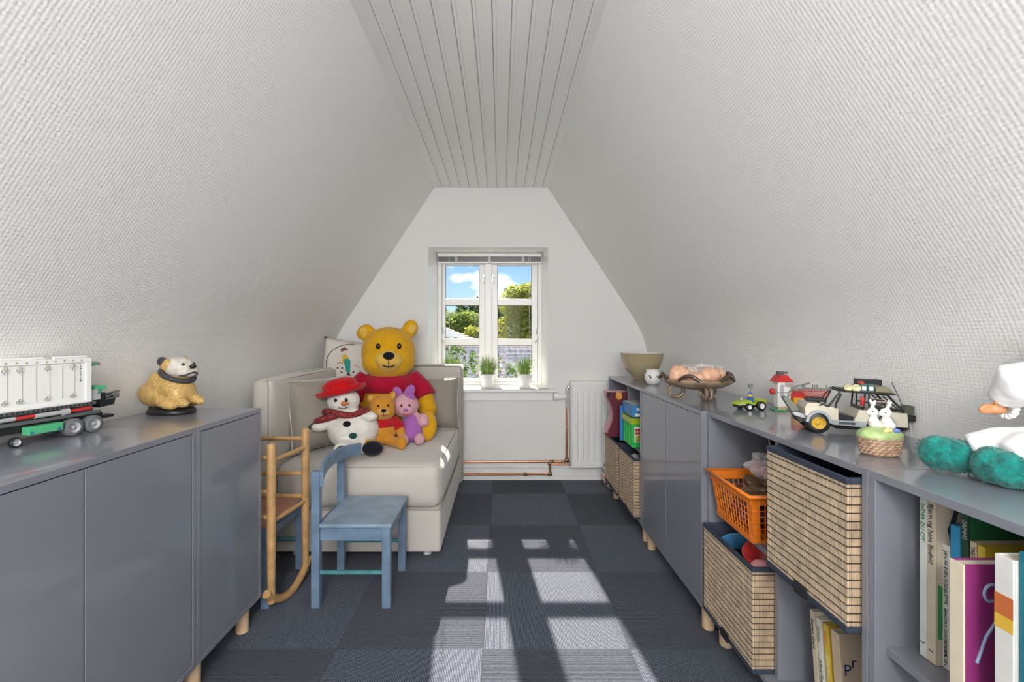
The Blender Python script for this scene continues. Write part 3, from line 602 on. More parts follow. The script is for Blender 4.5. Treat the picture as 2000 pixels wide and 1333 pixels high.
# ================================================================ SOFT TOYS ON THE SOFA
def plush(name, c): return mat(name, c, .95, sheen=.2, spec=.1, bump=(260, .5, .003), var=.08, vscale=30)
M_hon = plush('honey yellow plush', (.70, .37, .012)); M_shirt = plush('raspberry red cotton', (.42, .008, .035)); M_hon2 = plush('amber plush', (.62, .27, .03)); M_sr2 = plush('bright red cotton', (.48, .012, .02))
M_eye = mat('black toy eye', (.008, .008, .01), .12); M_nose = plush('black plush', (.012, .012, .016)); M_paler = plush('pale honey plush', (.74, .47, .09))
def teddy(label, loc, rz, sc, m, ms, mm, vox, splay=False):
    """generic seated bear in a short top, facing -y"""
    t = thing('teddy_bear', label, 'plush toy', loc, rz, scale=sc)
    body = blob('body', [((0, 0, .19), (.175, .155, .195)), ((0, .01, .33), (.13, .11, .10)), ((0, 0, .505), (.170, .158, .165)), ((0, -.05, .445), (.165, .12, .105)), ((.135, .02, .655), (.052, .03, .065), (0, .35, 0)), ((-.145, .02, .635), (.060, .03, .048), (0, -.6, 0)),
        ((-.29, -.14, .085), (.05, .062, .088), (0, .2, 0)) if splay else ((-.20, -.33, .085), (.062, .048, .088), (-.2, 0, .3)), ((.215, -.31, .085), (.062, .05, .09), (-.2, 0, -.35))], vox, m, t, 6,
        tubes=[([(.15, 0, .33), (.215, -.03, .24), (.245, -.08, .13), (.245, -.09, .10)], [.055, .062, .058, .035]), ([(-.15, 0, .33), (-.215, -.03, .24), (-.235, -.09, .14), (-.23, -.11, .11)], [.055, .062, .058, .035]),
               ([(.09, -.08, .075), (.17, -.22, .07), (.21, -.30, .07)], [.075, .068, .055]), ([(-.09, -.07, .075), (-.19, -.11, .07), (-.28, -.14, .07)] if splay else [(-.09, -.08, .075), (-.16, -.22, .07), (-.195, -.31, .07)], [.075, .068, .055])])
    blob('top', [((0, 0, .30), (.180, .162, .095)), ((0, .005, .365), (.125, .115, .045))], vox, ms, t, 4, tubes=[([(.13, 0, .35), (.20, -.025, .27), (.225, -.05, .215)], [.062, .073, .078]), ([(-.13, 0, .35), (-.20, -.025, .27), (-.222, -.055, .215)], [.062, .073, .078])])
    blob('muzzle', [((0, -.150, .462), (.085, .055, .060)), ((0, -.13, .43), (.075, .05, .05))], vox*.8, mm, t, 5)
    MB().ell((0, -.205, .492), (.034, .02, .024)).build('nose', M_nose, t)
    for sx in (-1, 1): MB().ell((sx*.062, -.148, .548), (.014, .012, .018), n=12, m=8).build('eye', M_eye, t)
    MB().tube([(-.035, -.196, .437), (-.016, -.205, .428), (0, -.206, .426), (.016, -.205, .428), (.035, -.196, .437)], .0035, 6).tube([(0, -.207, .47), (0, -.207, .428)], .0028, 6).build('mouth_stitch', M_nose, t)
    for sx in (-1, 1): MB().ell((sx*.14+(.005 if sx > 0 else -.01), .0, .655 if sx > 0 else .632), (.03, .012, .036), (0, sx*.5, 0)).build('inner_ear', mm, t)
    return t
SZ = .457
teddy('largest plush bear, honey yellow in a short raspberry red top, on the sofa', (-.715, 2.86, SZ), R(14), 1.0, M_hon, M_shirt, M_paler, .011, True)
teddy('small amber plush bear in a short bright red top beside the snowman', (-.66, 2.495, SZ), R(20), .42, M_hon2, M_sr2, plush('light amber plush', (.68, .38, .1)), .012)
# snowman
M_snow = plush('white fleece', (.78, .75, .69)); M_hat = plush('red felt', (.55, .008, .012)); M_bblk = plush('black felt', (.012, .012, .018))
sn = thing('snowman_toy', 'white plush snowman with red hat and spotted scarf', 'plush toy', (-.812, 2.405, SZ), R(12)); sn.scale = (1.05, 1.05, .92)
blob('body', [((.02, 0, .118), (.128, .115, .118)), ((-.03, .01, .285), (.082, .078, .076)), ((-.02, 0, .21), (.07, .065, .05)), ((-.135, -.06, .155), (.04, .036, .032)), ((.10, -.07, .205), (.045, .03, .028), (0, .2, 0)), ((.105, -.12, .035), (.05, .045, .035))], .007, M_snow, sn, 6,
     tubes=[([(-.07, -.02, .19), (-.135, -.06, .155)], [.04, .035]), ([(.05, -.03, .2), (.11, -.07, .205)], [.038, .03]), ([(.0, -.08, .05), (-.02, -.16, .04)], [.045, .04])])
MB().ell((.125, -.155, .042), (.052, .036, .042), (0, 0, -.3)).ell((-.012, -.185, .036), (.036, .04, .036)).build('boots', M_bblk, sn)
hb = MB().lathe([(.128, .030), (.122, .012), (.105, -.004), (.082, .004), (.083, .04), (.078, .066), (.052, .084), (.001, .09)], 26).build('hat', M_hat, sn, loc=(-.035, .012, .325), rot=(R(-8), R(-16), 0)); hb.modifiers.new('s', 'SOLIDIFY').thickness = .006
MB().cbox((.02, -.108, .03), (.075, .012, .075), (R(12), 0, .3)).build('turned_brim', M_hat, hb, bevel=.005)
M_scf = mat('spotted red scarf', (.22, .03, .03), .9, var=.9, vscale=95)
MB().tube([(-.03+.085*math.cos(a), .082*math.sin(a), .222+.012*math.sin(2*a)) for a in [2*math.pi*k/26 for k in range(26)]], .019, 10, closed=True).tube([(.03, -.075, .215), (.07, -.085, .235), (.10, -.075, .24)], [.016, .02, .014], 8).tube([(-.05, -.08, .215), (-.11, -.085, .20), (-.15, -.08, .185)], [.016, .02, .014], 8).build('scarf', M_scf, sn)
fg = MB()
for k in range(9): fg.tube([(-.15, -.08, .185), (-.172-.003*k, -.085+.004*k, .165-.003*k), (-.182+.005*k, -.085+.004*k, .148)], .0035, 5)
fg.build('fringe', mat('dark green yarn', (.01, .07, .06), .9), sn)
for x, y, z in ((.0, -.106, .172), (.03, -.118, .108)): MB().ell((x, y, z), (.019, .008, .017)).build('button', M_bblk if z > .15 else mat('dark green felt', (.01, .06, .05), .9), sn)
for x in (-.058, -.008): MB().ell((x, -.066, .300), (.008, .006, .011), n=10, m=8).build('eye', M_eye, sn)
MB().tube([(-.022, -.062, .28), (-.008, -.092, .283), (.012, -.118, .29)], [.014, .011, .004], 10).build('carrot_nose', mat('orange felt', (.72, .26, .10), .9), sn)
MB().tube([(-.045, -.066, .258), (-.022, -.072, .252), (.0, -.066, .258)], .002, 5).build('mouth_stitch', M_nose, sn)
# pink plush
M_pink = plush('pale pink plush', (.66, .36, .42)); M_lil = plush('lilac plush', (.38, .13, .42))
pk = thing('pink_soft_toy', 'small pale pink plush animal in a lilac body suit', 'plush toy', (-.52, 2.585, SZ), R(8), scale=1.1)
blob('body', [((-.025, 0, .19), (.068, .062, .062)), ((-.02, -.05, .175), (.04, .03, .03)), ((.065, -.03, .115), (.03, .03, .035), (0, .4, 0)), ((-.03, -.095, .03), (.028, .03, .03)), ((.05, -.085, .032), (.028, .03, .03))], .0055, M_pink, pk, 5, tubes=[([(.02, 0, .13), (.07, -.03, .12), (.075, -.05, .09)], [.026, .026, .022])])
blob('suit', [((.01, 0, .085), (.062, .058, .068)), ((0, -.02, .05), (.066, .055, .045))], .0055, M_lil, pk, 5)
MB().ell((-.005, -.01, .262), (.026, .014, .04), (0, .5, 0)).ell((-.065, .005, .255), (.024, .013, .036), (0, -.5, 0)).build('ears', M_lil, pk)
MB().ell((.0, -.02, .235), (.030, .02, .022), (0, .6, 0)).build('folded_ear_tip', M_lil, pk)
for x in (-.042, -.002): MB().ell((x, -.066, .20), (.0055, .004, .0075), n=10, m=8).build('eye', M_eye, pk)
MB().ell((-.02, -.083, .180), (.013, .006, .009), n=10, m=8).build('snout', M_lil, pk)
MB().tube([(-.035, -.074, .160), (-.02, -.078, .154), (-.003, -.074, .160)], .0025, 5).build('mouth_stitch', M_red, pk)

# ================================================================ WINDOW DRESSING
bl_ = thing('venetian_blind', 'grey venetian blind drawn up at the top of the window', 'blind', (-.089, WY-.03, 1.62)); M_sl = mat('grey slat', (.36, .36, .37), .35, .3)
MB().box((-.412, -.014, .078), (.412, .014, .104)).build('head_rail', M_white, bl_, bevel=.002)
for k in range(14): MB().box((-.408, -.0125, .040+.0026*k), (.408, .0125, .0408+.0026*k)).build('slat', M_sl, bl_)
MB().box((-.41, -.013, .026), (.41, .013, .038)).build('bottom_rail', M_white, bl_, bevel=.002)
for x in (-.265, 0, .265): MB().box((x-.012, -.018, .03), (x+.012, .016, .082)).build('clip', mat('clear plastic clip', (.8, .8, .8), .1, alpha=.6), bl_, bevel=.002)
MB().tube([(-.32, -.016, .09), (-.32, -.018, -.30), (-.318, -.018, -.69)], .0022, 6).build('tilt_wand', M_white, bl_)
MB().tube([(.31, -.016, .08), (.315, -.018, -.4), (.33, -.022, -.85), (.36, -.06, -.93)], .0012, 5).tube([(.325, -.016, .08), (.335, -.018, -.4), (.345, -.022, -.86)], .0012, 5).build('pull_cord', M_white, bl_)
M_pot = mat('white glazed pot', (.82, .82, .81), .25); M_pl = [mat('fresh green leaf', (.20, .38, .07), .5, var=.3, vscale=25), mat('light green leaf', (.38, .52, .16), .5, var=.3, vscale=25)]
def pot_plant(label, x, y, seed, spread=1):
    rnd = random.Random(seed); t = thing('potted_grass', label, 'potted plant', (x, y, .675), group='potted grasses on the window sill')
    prof = [(.001, 0), (.040, 0), (.041, .004)]
    for k in range(8): z = .008+.0115*k; r = .042+.018*z/.1; prof += [(r+.0012, z), (r+.0016, z+.005), (r-.0002, z+.0095)]
    prof += [(.062, .103), (.058, .103), (.055, .09), (.001, .088)]
    MB().lathe(prof, 28).build('pot', M_pot, t); MB().lathe([(.056, .086), (.001, .092)], 20).build('soil', mat('potting soil', (.04, .03, .02), .95), t)
    for mi in (0, 1):
        mb = MB()
        for k in range(170):
            a = rnd.uniform(0, 6.28); tilt = rnd.uniform(.1, 1.7)*spread; L = rnd.uniform(.08, .17); wd = rnd.uniform(.0025, .005); d = Vector((math.cos(a), math.sin(a), 0)); s_ = Vector((-d.y, d.x, 0)); p = d*rnd.uniform(0, .04)+Vector((0, 0, .09)); vs = []
            for q in range(5):
                f = q/4; ww = wd*(1-.9*f)*(1 if q else .5); tt = tilt*(.35+.75*f)
                vs += [p-s_*ww, p+s_*ww]; p = p+(d*math.sin(tt)+Vector((0, 0, 1))*math.cos(tt))*L/4
            mb.add(vs, [(2*q, 2*q+1, 2*q+3, 2*q+2) for q in range(4)], True)
        mb.build('foliage', M_pl[mi], t)
pot_plant('leafy grass in a white pot half hidden behind the sofa back', -.375, 3.44, 11, .85)
pot_plant('grass in a white ribbed pot in the middle of the window sill', -.10, 3.43, 12)
pot_plant('grass in a white ribbed pot at the radiator end of the window sill', .185, 3.43, 13)
# ================================================================ THINGS ON THE RIGHT SHELVES
bo = thing('mixing_bowl', 'large glossy beige bowl with white inside on the far shelf top', 'bowl', (.875, 2.78, TZ))
MB().lathe([(.001, .0), (.045, 0), (.046, .006), (.062, .02), (.10, .06), (.122, .11), (.131, .158), (.134, .162)], 40).build('outside', mat('beige glaze', (.42, .345, .21), .12, coat=.5), bo)
MB().lathe([(.134, .162), (.128, .162), (.118, .11), (.095, .06), (.05, .016), (.001, .01)], 40).build('inside', M_pot, bo)
vs_ = thing('oil_burner', 'small round white pierced pot in front of the beige bowl', 'pot', (.835, 2.46, TZ))
MB().lathe([(.001, 0), (.026, 0), (.036, .012), (.044, .035), (.043, .055), (.034, .071), (.032, .076), (.039, .082), (.036, .083), (.026, .076), (.001, .074)], 30).build('body', M_pot, vs_)
for a, s_ in ((-2.2, 1), (-1.25, .8), (-.5, 1)): MB().ell((.0415*math.cos(a), .0415*math.sin(a), .045), (.004, .005, .013*s_), (.5, 0, a), n=10, m=8).build('cut_out', mat('dark opening', (.10, .07, .05), .8), vs_)
# footed dish with salt stones
dh = thing('footed_dish', 'brown glazed ceramic dish on looped feet holding pink stones', 'dish', (.845, 1.93, TZ)); M_cer = mat('brown grey glaze', (.25, .18, .115), .22, var=.5, vscale=16, coat=.5); M_cerd = mat('dark brown glaze', (.07, .04, .025), .2, coat=.5)
MB().lathe([(.001, .038), (.05, .038), (.10, .048), (.138, .068), (.152, .084), (.149, .086), (.133, .074), (.095, .056), (.001, .048)], 40).build('bowl', M_cer, dh)
for a in (R(-90), R(170), R(30)):
    c, s_ = math.cos(a), math.sin(a)
    for k in (-1, 1):
        pts = [(c*(.085+.03*math.cos(q))-s_*k*.010, s_*(.085+.03*math.cos(q))+c*k*.010, .031+.026*math.sin(q)) for q in [2*math.pi*i/20 for i in range(20)]]
        MB().tube(pts, .0062, 8, closed=True).build('foot_loop', M_cer, dh)
for a in (R(-125), R(-62), R(178), R(8), R(80)):
    pts = [(.148*math.cos(a+q), .148*math.sin(a+q), .083+.022*math.cos(q/.28*1.57)) for q in [-.28+.56*i/10 for i in range(11)]]
    MB().tube(pts, .008, 8).build('rim_loop', M_cerd, dh)
M_salt = mat('pink salt stone', (.78, .46, .32), .45, var=.25, vscale=28, bump=(40, .6, .006)); M_salt.node_tree.nodes['Principled BSDF'].inputs['Subsurface Weight'].default_value = .25
def stone(label, x, y, z, r, seed):
    rnd = random.Random(seed); b = MB().ell((0, 0, 0), r, n=14, m=10); b.v = [tuple(c*(1+.13*math.sin(7*v[0]/r[0]+seed)*math.cos(5*v[1]/r[1]+seed*2)+rnd.uniform(-.04, .04)) for c in v) for v in b.v]
    tag(b.build('salt_stone', M_salt, loc=(x, y, z), smooth=True), label, 'stone', 'pink salt stones in the dish')
for i, (dx, dy, dz, r) in enumerate(((-.085, -.02, .098, (.046, .038, .044)), (-.03, -.055, .088, (.042, .03, .026)), (.035, -.035, .098, (.052, .04, .036)), (.085, .01, .096, (.044, .04, .032)), (-.015, .03, .098, (.05, .045, .034)), (.04, .065, .094, (.045, .035, .03)))):
    stone(['tallest pale pink stone at the rim of the brown dish', 'flat orange pink stone between the dark loops of the brown dish', 'orange pink stone in the middle of the brown dish', 'sloping pink stone on the wall side of the brown dish', 'pale stone lying under clear film in the brown dish', 'pink stone at the back of the brown dish'][i], .845+dx, 1.93+dy, TZ+dz, r, i+1)
# green buggy with driver
bgy = thing('toy_buggy', 'small lime green toy buggy with a driver in blue', 'toy car', (.90, 1.625, TZ), R(8)); M_lime = mat('lime plastic', (.34, .48, .02), .3)
for x, y, r in ((-.012, -.030, .0125), (-.012, .018, .0125), (.034, -.033, .0165), (.034, .017, .0165)): wheel(bgy, (x-.006, y, r), r, .014, M_wp, M_blk)
MB().box((-.052, -.018, .010), (.045, .018, .018)).build('chassis', M_blk, bgy, bevel=.002)
MB().prism([(-.055, .018), (.0, .018), (.0, .034), (-.02, .036), (-.045, .028), (-.055, .022)], -.019, .019, 'y').box((.0, -.019, .018), (.05, .019, .026)).prism([(.022, .024), (.055, .024), (.055, .036), (.036, .040), (.026, .034)], -.022, .022, 'y').build('bodywork', M_lime, bgy, bevel=.002)
MB().box((-.05, -.0195, .019), (.0, .0195, .024)).tube([(-.030, 0, .034), (-.030, 0, .044)], .004, 8).build('trim', M_lg, bgy)
fg_ = thing('toy_driver', 'tiny toy figure in blue cap and shirt in the lime buggy', 'toy figure', (.905, 1.625, TZ+.027), R(8))
MB().prism([(-.008, 0), (.008, 0), (.006, .018), (-.006, .018)], -.008, .008, 'y').tube([(0, -.008, .015), (-.010, -.010, .006)], .003, 6).tube([(0, .008, .015), (-.010, .010, .006)], .003, 6).build('torso', M_bl, fg_)
MB().lathe([(.001, .018), (.006, .019), (.0065, .029), (.001, .031)], 12).build('head', mat('yellow plastic', (.72, .5, .05), .35), fg_)
MB().lathe([(.009, .030), (.0075, .033), (.001, .036)], 12).build('cap', M_bl, fg_)
MB().box((-.012, -.007, -.006), (.004, .007, .004)).build('legs', mat('orange plastic', (.70, .22, .03), .35), fg_)
fk = MB().tube([(.004, .004, .030), (.004, .004, .048)], .0013, 6)
for k in range(4): fk.tube([(.004-.0075+.005*k, .004, .050), (.004-.0075+.005*k, .004, .066)], .001, 5)
fk.tube([(-.0035, .004, .050), (.0115, .004, .050)], .001, 5).tube([(-.0035, .004, .057), (.0115, .004, .057)], .001, 5).build('fork', M_dg, fg_)
# farm stall
ps = thing('toy_barn', 'white and red toy barn tower of bricks behind the buggy', 'toy building', (1.02, 1.60, TZ), R(-8)); M_org = mat('orange yellow plastic', (.78, .36, .02), .35)
MB().box((-.045, -.02, 0), (.06, .03, .005)).build('base_plate', M_grn, ps, bevel=.001)
MB().box((-.034, -.012, .012), (-.010, .02, .105)).box((-.010, -.006, .012), (.012, .02, .085)).build('tower_wall', M_wp, ps, bevel=.001)
MB().box((-.034, -.0155, .005), (-.01, -.0125, .014)).box((-.02, -.018, .005), (.01, -.0125, .012)).build('hay', M_tan, ps)
MB().prism([(-.045, .103), (.016, .103), (-.004, .128), (-.026, .128)], -.020, .028, 'y').ell((-.047, 0, .068), (.009, .012, .012)).build('roof', M_red, ps)
MB().box((-.03, -.012, .128), (-.012, .01, .140)).tube([(-.012, 0, .134), (.004, 0, .136)], .004, 6).build('roof_fitting', M_dg, ps)
MB().prism([(-.026, .05), (-.014, .05), (-.014, .09), (-.019, .096), (-.026, .09)], -.015, -.0125, 'y').tube([(-.045, -.016, .068), (.01, -.016, .066)], .0015, 6).build('lift', M_lg, ps)
MB().box((.018, -.016, .005), (.052, .022, .05)).build('stall', M_org, ps, bevel=.001)
MB().prism([(.012, .05), (.056, .05), (.046, .068), (.022, .068)], -.02, .026, 'y').build('stall_roof', M_red, ps)

# off-road toy car
jp = thing('toy_off_roader', 'cream toy off-road car with black roll cage and roof rack', 'toy car', (.815, 1.245, TZ), R(-20))
kx, kz = 1.66e-4, 2.05e-4
def J(cx, cy): return ((cx-200)*kx, (825-cy)*kz)
M_crm = mat('cream plastic', (.62, .58, .46), .38); M_sil = mat('silver grey plastic', (.36, .40, .42), .4); M_khk = mat('khaki canvas', (.22, .21, .13), .85, bump=(120, .6)); M_gold = mat('gold plastic', (.60, .38, .04), .35)
def Jp(pts, lo, hi, name, m, parent=None, bevel=.001): return MB().prism([J(*p) for p in pts], lo, hi, 'y').build(name, m, parent or jp, bevel=bevel)
W_ = .095
Jp([(360, 500), (395, 430), (560, 430), (720, 470), (830, 480), (830, 690), (720, 690), (700, 600), (620, 530), (480, 530), (400, 600), (370, 600)], .004, W_-.004, 'bonnet', M_crm)
Jp([(1110, 490), (1730, 510), (1740, 690), (1590, 690), (1560, 600), (1470, 550), (1330, 550), (1240, 600), (1200, 690), (1040, 640)], .004, W_-.004, 'rear_body', M_crm)
Jp([(740, 640), (1200, 640), (1200, 715), (740, 700)], .001, W_-.001, 'sill', M_sil)
for cx in (550, 1400):
    pts = [(cx+185*math.cos(a), 690-175*math.sin(a)) for a in [R(5+17*k) for k in range(11)]]+[(cx+145*math.cos(a), 690-140*math.sin(a)) for a in [R(175-17*k) for k in range(11)]]
    for lo, hi in ((-.004, .012), (W_-.012, W_+.004)): Jp(pts, lo, hi, 'fender', M_sil, bevel=0)
    for y in (-.002, W_-.026):
        x, z = J(cx, 695); wheel(jp, (x, y, .0285), .0285, .028, M_gold, M_blk)
for k in range(9): x, z = J(845+24*k, 672); MB().cbox((x, .0004, z), (.0012, .001, .008), (0, .6, 0)).cbox((x, .0004, z), (.0012, .001, .008), (0, -.6, 0)).build('step_grid', M_blk, jp)
Jp([(730, 715), (1240, 715), (1240, 765), (820, 765)], .02, W_-.02, 'underbody', M_blk)
Jp([(840, 560), (1070, 600), (1150, 460), (1200, 460), (1110, 640), (840, 640)], .012, W_-.012, 'seat', M_blk)
Jp([(440, 370), (700, 370), (720, 425), (430, 425)], .03, W_-.03, 'spare_roll', M_blk, bevel=.004)
cg = MB(); T = lambda pts, y, r=.0028: cg.tube([(J(*p)[0], y, J(*p)[1]) for p in pts], r, 8)
for y in (.006, W_-.006):
    T([(690, 470), (860, 255), (1300, 265), (1480, 285), (1690, 495)], y); T([(790, 480), (800, 420), (870, 290)], y); T([(1190, 265), (1170, 480)], y, .0022); T([(1240, 270), (1240, 480)], y, .002); T([(1250, 420), (1600, 470)], y, .002); T([(1420, 300), (1640, 485)], y, .0015); T([(560, 455), (620, 440), (690, 470)], y)
for p in ((860, 255), (1300, 265), (1480, 285), (1690, 495)): x, z = J(*p); cg.tube([(x, .006, z), (x, W_-.006, z)], .0025, 8)
cg.build('roll_cage', M_blk, jp)
Jp([(900, 235), (1580, 265), (1570, 282), (910, 262)], -.002, W_+.002, 'roof_rack', M_blk)
Jp([(1200, 110), (1540, 115), (1550, 230), (1200, 215)], W_-.03, W_-.004, 'roof_case', M_blk)
for cx, r in ((955, 42), (1065, 48)):
    x, z = J(cx, 205); MB().lathe([(.0001, .004), (r*kz*.7, .005), (r*kz, .008), (r*kz, -.004), (.0001, -.004)], 18, M=Matrix.Rotation(R(90), 4, 'X')).build('spot_lamp', mat('pale yellow lens', (.62, .60, .36), .15), jp, loc=(x, .006, z))
for cx in (1170, 1265):
    x, z = J(cx, 207); q = MB().cbox((x, .014, z), (.015, .022, .022)).build('jerry_box', mat('petrol green plastic', (.05, .12, .13), .4), jp, bevel=.0015); MB().cbox((x, .0025, z), (.009, .001, .010)).build('box_label', M_wp, q)
MB().cbox((J(1160, 140)[0], .02, J(1160, 140)[1]), (.008, .02, .006)).build('siren', M_red, jp)
Jp([(1320, 190), (1400, 175), (1490, 185), (1570, 262), (1320, 255)], .002, .06, 'bed_roll', M_khk, bevel=.003)
x, z = J(1150, 375); MB().lathe([(.001, -.012), (.0045, -.012), (.0045, .010), (.001, .013)], 12, (x, .004, z)).build('extinguisher', M_red, jp)
sg = Jp([(1265, 335), (1430, 340), (1500, 418), (1265, 400)], .001, .0035, 'sign_plate', M_blk, bevel=0)
MB().tube([(J(*p)[0], .0006, J(*p)[1]) for p in ((1265, 335), (1430, 340), (1500, 418), (1265, 400))], .0007, 5, closed=True).build('sign_edge', mat('pale pink print', (.72, .55, .48), .5), sg)
text('Totom', .0105, mat('pale pink print', (.72, .55, .48), .5), sg, (J(1282, 388)[0], .0005, J(1282, 388)[1]), FACE_NY, .0002, sx=.95)
Jp([(1260, 420), (1690, 490), (1260, 488)], .003, .005, 'side_panel', M_blk, bevel=0)
Jp([(1740, 540), (1880, 545), (1875, 620), (1740, 610)], .02, W_-.02, 'tail_rack', M_blk); Jp([(1715, 440), (1740, 415), (1840, 420), (1840, 540), (1715, 530)], .012, .04, 'jerry_can', mat('dark olive plastic', (.08, .085, .065), .45))
Jp([(1690, 740), (1800, 710), (1800, 680), (1815, 680), (1815, 720), (1840, 725), (1690, 765)], .03, W_-.03, 'tow_hook', M_blk)
cgx = MB(); cgx.tube([(J(*p)[0], .008, J(*p)[1]) for p in ((1690, 460), (1640, 330), (1540, 120))], .0012, 6); cgx.build('antenna', M_dg, jp)
Jp([(190, 575), (260, 560), (360, 580), (390, 640), (340, 640), (210, 605)], .01, W_-.01, 'bumper', mat('gunmetal', (.3, .3, .31), .35, .7)); Jp([(250, 620), (400, 620), (380, 690), (310, 710)], .02, W_-.02, 'skid_plate', M_blk)
Jp([(80, 390), (130, 370), (190, 400), (330, 550), (210, 570)], .03, .06, 'crane_arm', mat('grey green plastic', (.16, .17, .15), .5))
bm_ = MB(); bm_.tube([(J(*p)[0], .045, J(*p)[1]) for p in ((170, 390), (200, 300), (240, 240), (360, 215), (490, 175))], .0028, 8); bm_.tube([(J(*p)[0], .045, J(*p)[1]) for p in ((230, 280), (400, 250), (800, 255))], .0026, 8)
for cx in (390, 410, 540, 570, 600, 740): x, z = J(cx, 240); bm_.tube([(x, .045, z), (x-.002, .04, z+.009)], .0012, 5)
bm_.build('net_boom', mat('grey green plastic', (.16, .17, .15), .5), jp)
ne = MB()
for k in range(13):
    a = 250+44*k
    for sgn in (-1, 1):
        b = a+sgn*120
        if 220 < b < 830: p, q = J(a, 262), J(b, 375); ne.tube([(p[0], .05, p[1]), (q[0], .07, q[1])], .0008, 4)
for r_ in (262, 300, 340, 375): p, q = J(240, r_), J(800, r_-8); ne.tube([(p[0], .05+(r_-262)/113*.02, p[1]), (q[0], .05+(r_-262)/113*.02, q[1])], .0008, 4)
ne.build('net', M_red, jp)

# rabbit basket
rb = thing('rabbit_box', 'ceramic basket-shaped box with two white rabbits on its green lid', 'ornament', (.85, 1.005, TZ), R(-6), scale=.88); M_wick = mat('brown basket glaze', (.30, .19, .12), .4, var=.35, vscale=40)
OV = Matrix.Diagonal((1.0, .75, 1, 1))
MB().lathe([(.001, 0), (.038, 0), (.041, .003), (.048, .045), (.046, .047), (.001, .047)], 36, M=OV).build('basket', M_wick, rb)
wv = MB()
for i in range(6):
    for k in range(20):
        a = 2*math.pi*(k+.5*(i % 2))/20; r = .0415+.007*(i+.5)/6; z = .004+.0072*i; da = .13
        wv.tube([(r*math.cos(a+q)*1.0, .75*r*math.sin(a+q), z+.0032+s_) for q, s_ in ((-da, -.002), (0, .0), (da, .002))], [.0018, .0034, .0018], 6)
wv.build('weave', mat('light basket glaze', (.42, .28, .19), .35, var=.3, vscale=60), rb)
MB().lathe([(.049, .045), (.051, .050), (.048, .058), (.036, .067), (.015, .071), (.001, .071)], 36, M=OV).build('lid', mat('grass green glaze', (.36, .48, .20), .3, var=.25, vscale=50, bump=(120, .5)), rb)
M_rab = mat('white bisque', (.80, .75, .71), .45)
for x, y, s_, fz in ((-.012, .004, .9, -1), (.012, -.006, 1.0, 1)):
    o = blob('rabbit', [((x, y, .083*1), (.013*s_, .012, .017)), ((x-.002, y, .108), (.0125*s_, .012, .0125)), ((x-.012, y, .106), (.006, .007, .006)), ((x+.002+.004*fz, y+.003, .128), (.0045, .0035, .014), (0, .25*fz-.1, 0)), ((x+.010*fz*.3, y-.004, .127), (.0045, .0035, .014), (0, .45, 0)), ((x-.010, y-.006, .088), (.006, .005, .006)), ((x+.010, y, .076), (.010, .012, .010))], .0022, M_rab, rb, 3)
    MB().ell((x-.009, y-.0105, .110), .0017, n=8, m=6).build('eye', M_eye, o)
MB().ell((0, -.030, .068), (.009, .007, .005)).ell((-.006, -.03, .066), (.006, .006, .005)).build('yellow_flower', mat('yellow glaze', (.80, .62, .25), .35), rb)
MB().ell((.020, -.028, .067), (.008, .006, .006)).build('blue_flower', mat('blue glaze', (.13, .20, .55), .35), rb)

# seated doll
dd = thing('seated_doll', 'doll in white clothes with fluffy turquoise slippers against the wall', 'doll', (.985, .70, TZ))
M_cot = mat('white doll cotton', (.82, .82, .83), .85, bump=(14, .6, .02), sheen=.2); M_skin = mat('tan vinyl', (.60, .27, .13), .4); M_fuzz = mat('turquoise fur', (.003, .19, .165), .95, sheen=.25, var=.5, vscale=60, bump=(90, 1, .008))
blob('body', [((.035, .08, .08), (.045, .05, .075)), ((.03, .08, .16), (.04, .045, .06)), ((.025, .08, .235), (.036, .038, .042))], .006, M_skin, dd)
blob('clothes', [((.03, .08, .07), (.062, .062, .07)), ((.03, .08, .15), (.05, .055, .075))], .005, M_cot, dd, 4, tubes=[([(.015, .085, .195), (-.035, .128, .178), (-.028, .150, .145)], [.038, .040, .026]), ([(.015, .06, .195), (-.02, .0, .15), (-.01, -.02, .12)], [.038, .038, .03]), ([(.0, .10, .055), (-.06, .135, .052), (-.088, .155, .042)], [.05, .044, .036]), ([(.0, .07, .055), (-.06, .085, .052), (-.085, .09, .042)], [.05, .046, .036])])
MB().ell((.027, .08, .25), (.042, .044, .036)).build('bonnet', M_cot, dd)
lc = MB()
for q in range(14): a = 2*math.pi*q/14; lc.ell((-.026, .150+.016*math.cos(a), .130+.016*math.sin(a)), (.006, .006, .006), n=8, m=6)
lc.build('lace_cuff', M_cot, dd)
hn = MB(); HZ_ = .128
hn.ell((-.040, .152, HZ_), (.017, .011, .011), (0, -.1, 0))
for q, (L, dz) in enumerate(((.018, .006), (.022, .002), (.021, -.002), (.016, -.006))): hn.tube([(-.048, .150+.001*q, HZ_+dz), (-.058-L*.4, .151+.001*q, HZ_+dz), (-.058-L*.8, .151, HZ_-.003+dz*.6)], [.0046, .0042, .0028], 7)
hn.tube([(-.040, .146, HZ_+.006), (-.050, .143, HZ_+.013), (-.056, .142, HZ_+.012)], [.005, .0042, .003], 7)
o = hn.build('hand', M_skin, dd, smooth=True); rm = o.modifiers.new('fuse', 'REMESH'); rm.mode = 'VOXEL'; rm.voxel_size = .0014; rm.use_smooth_shade = True
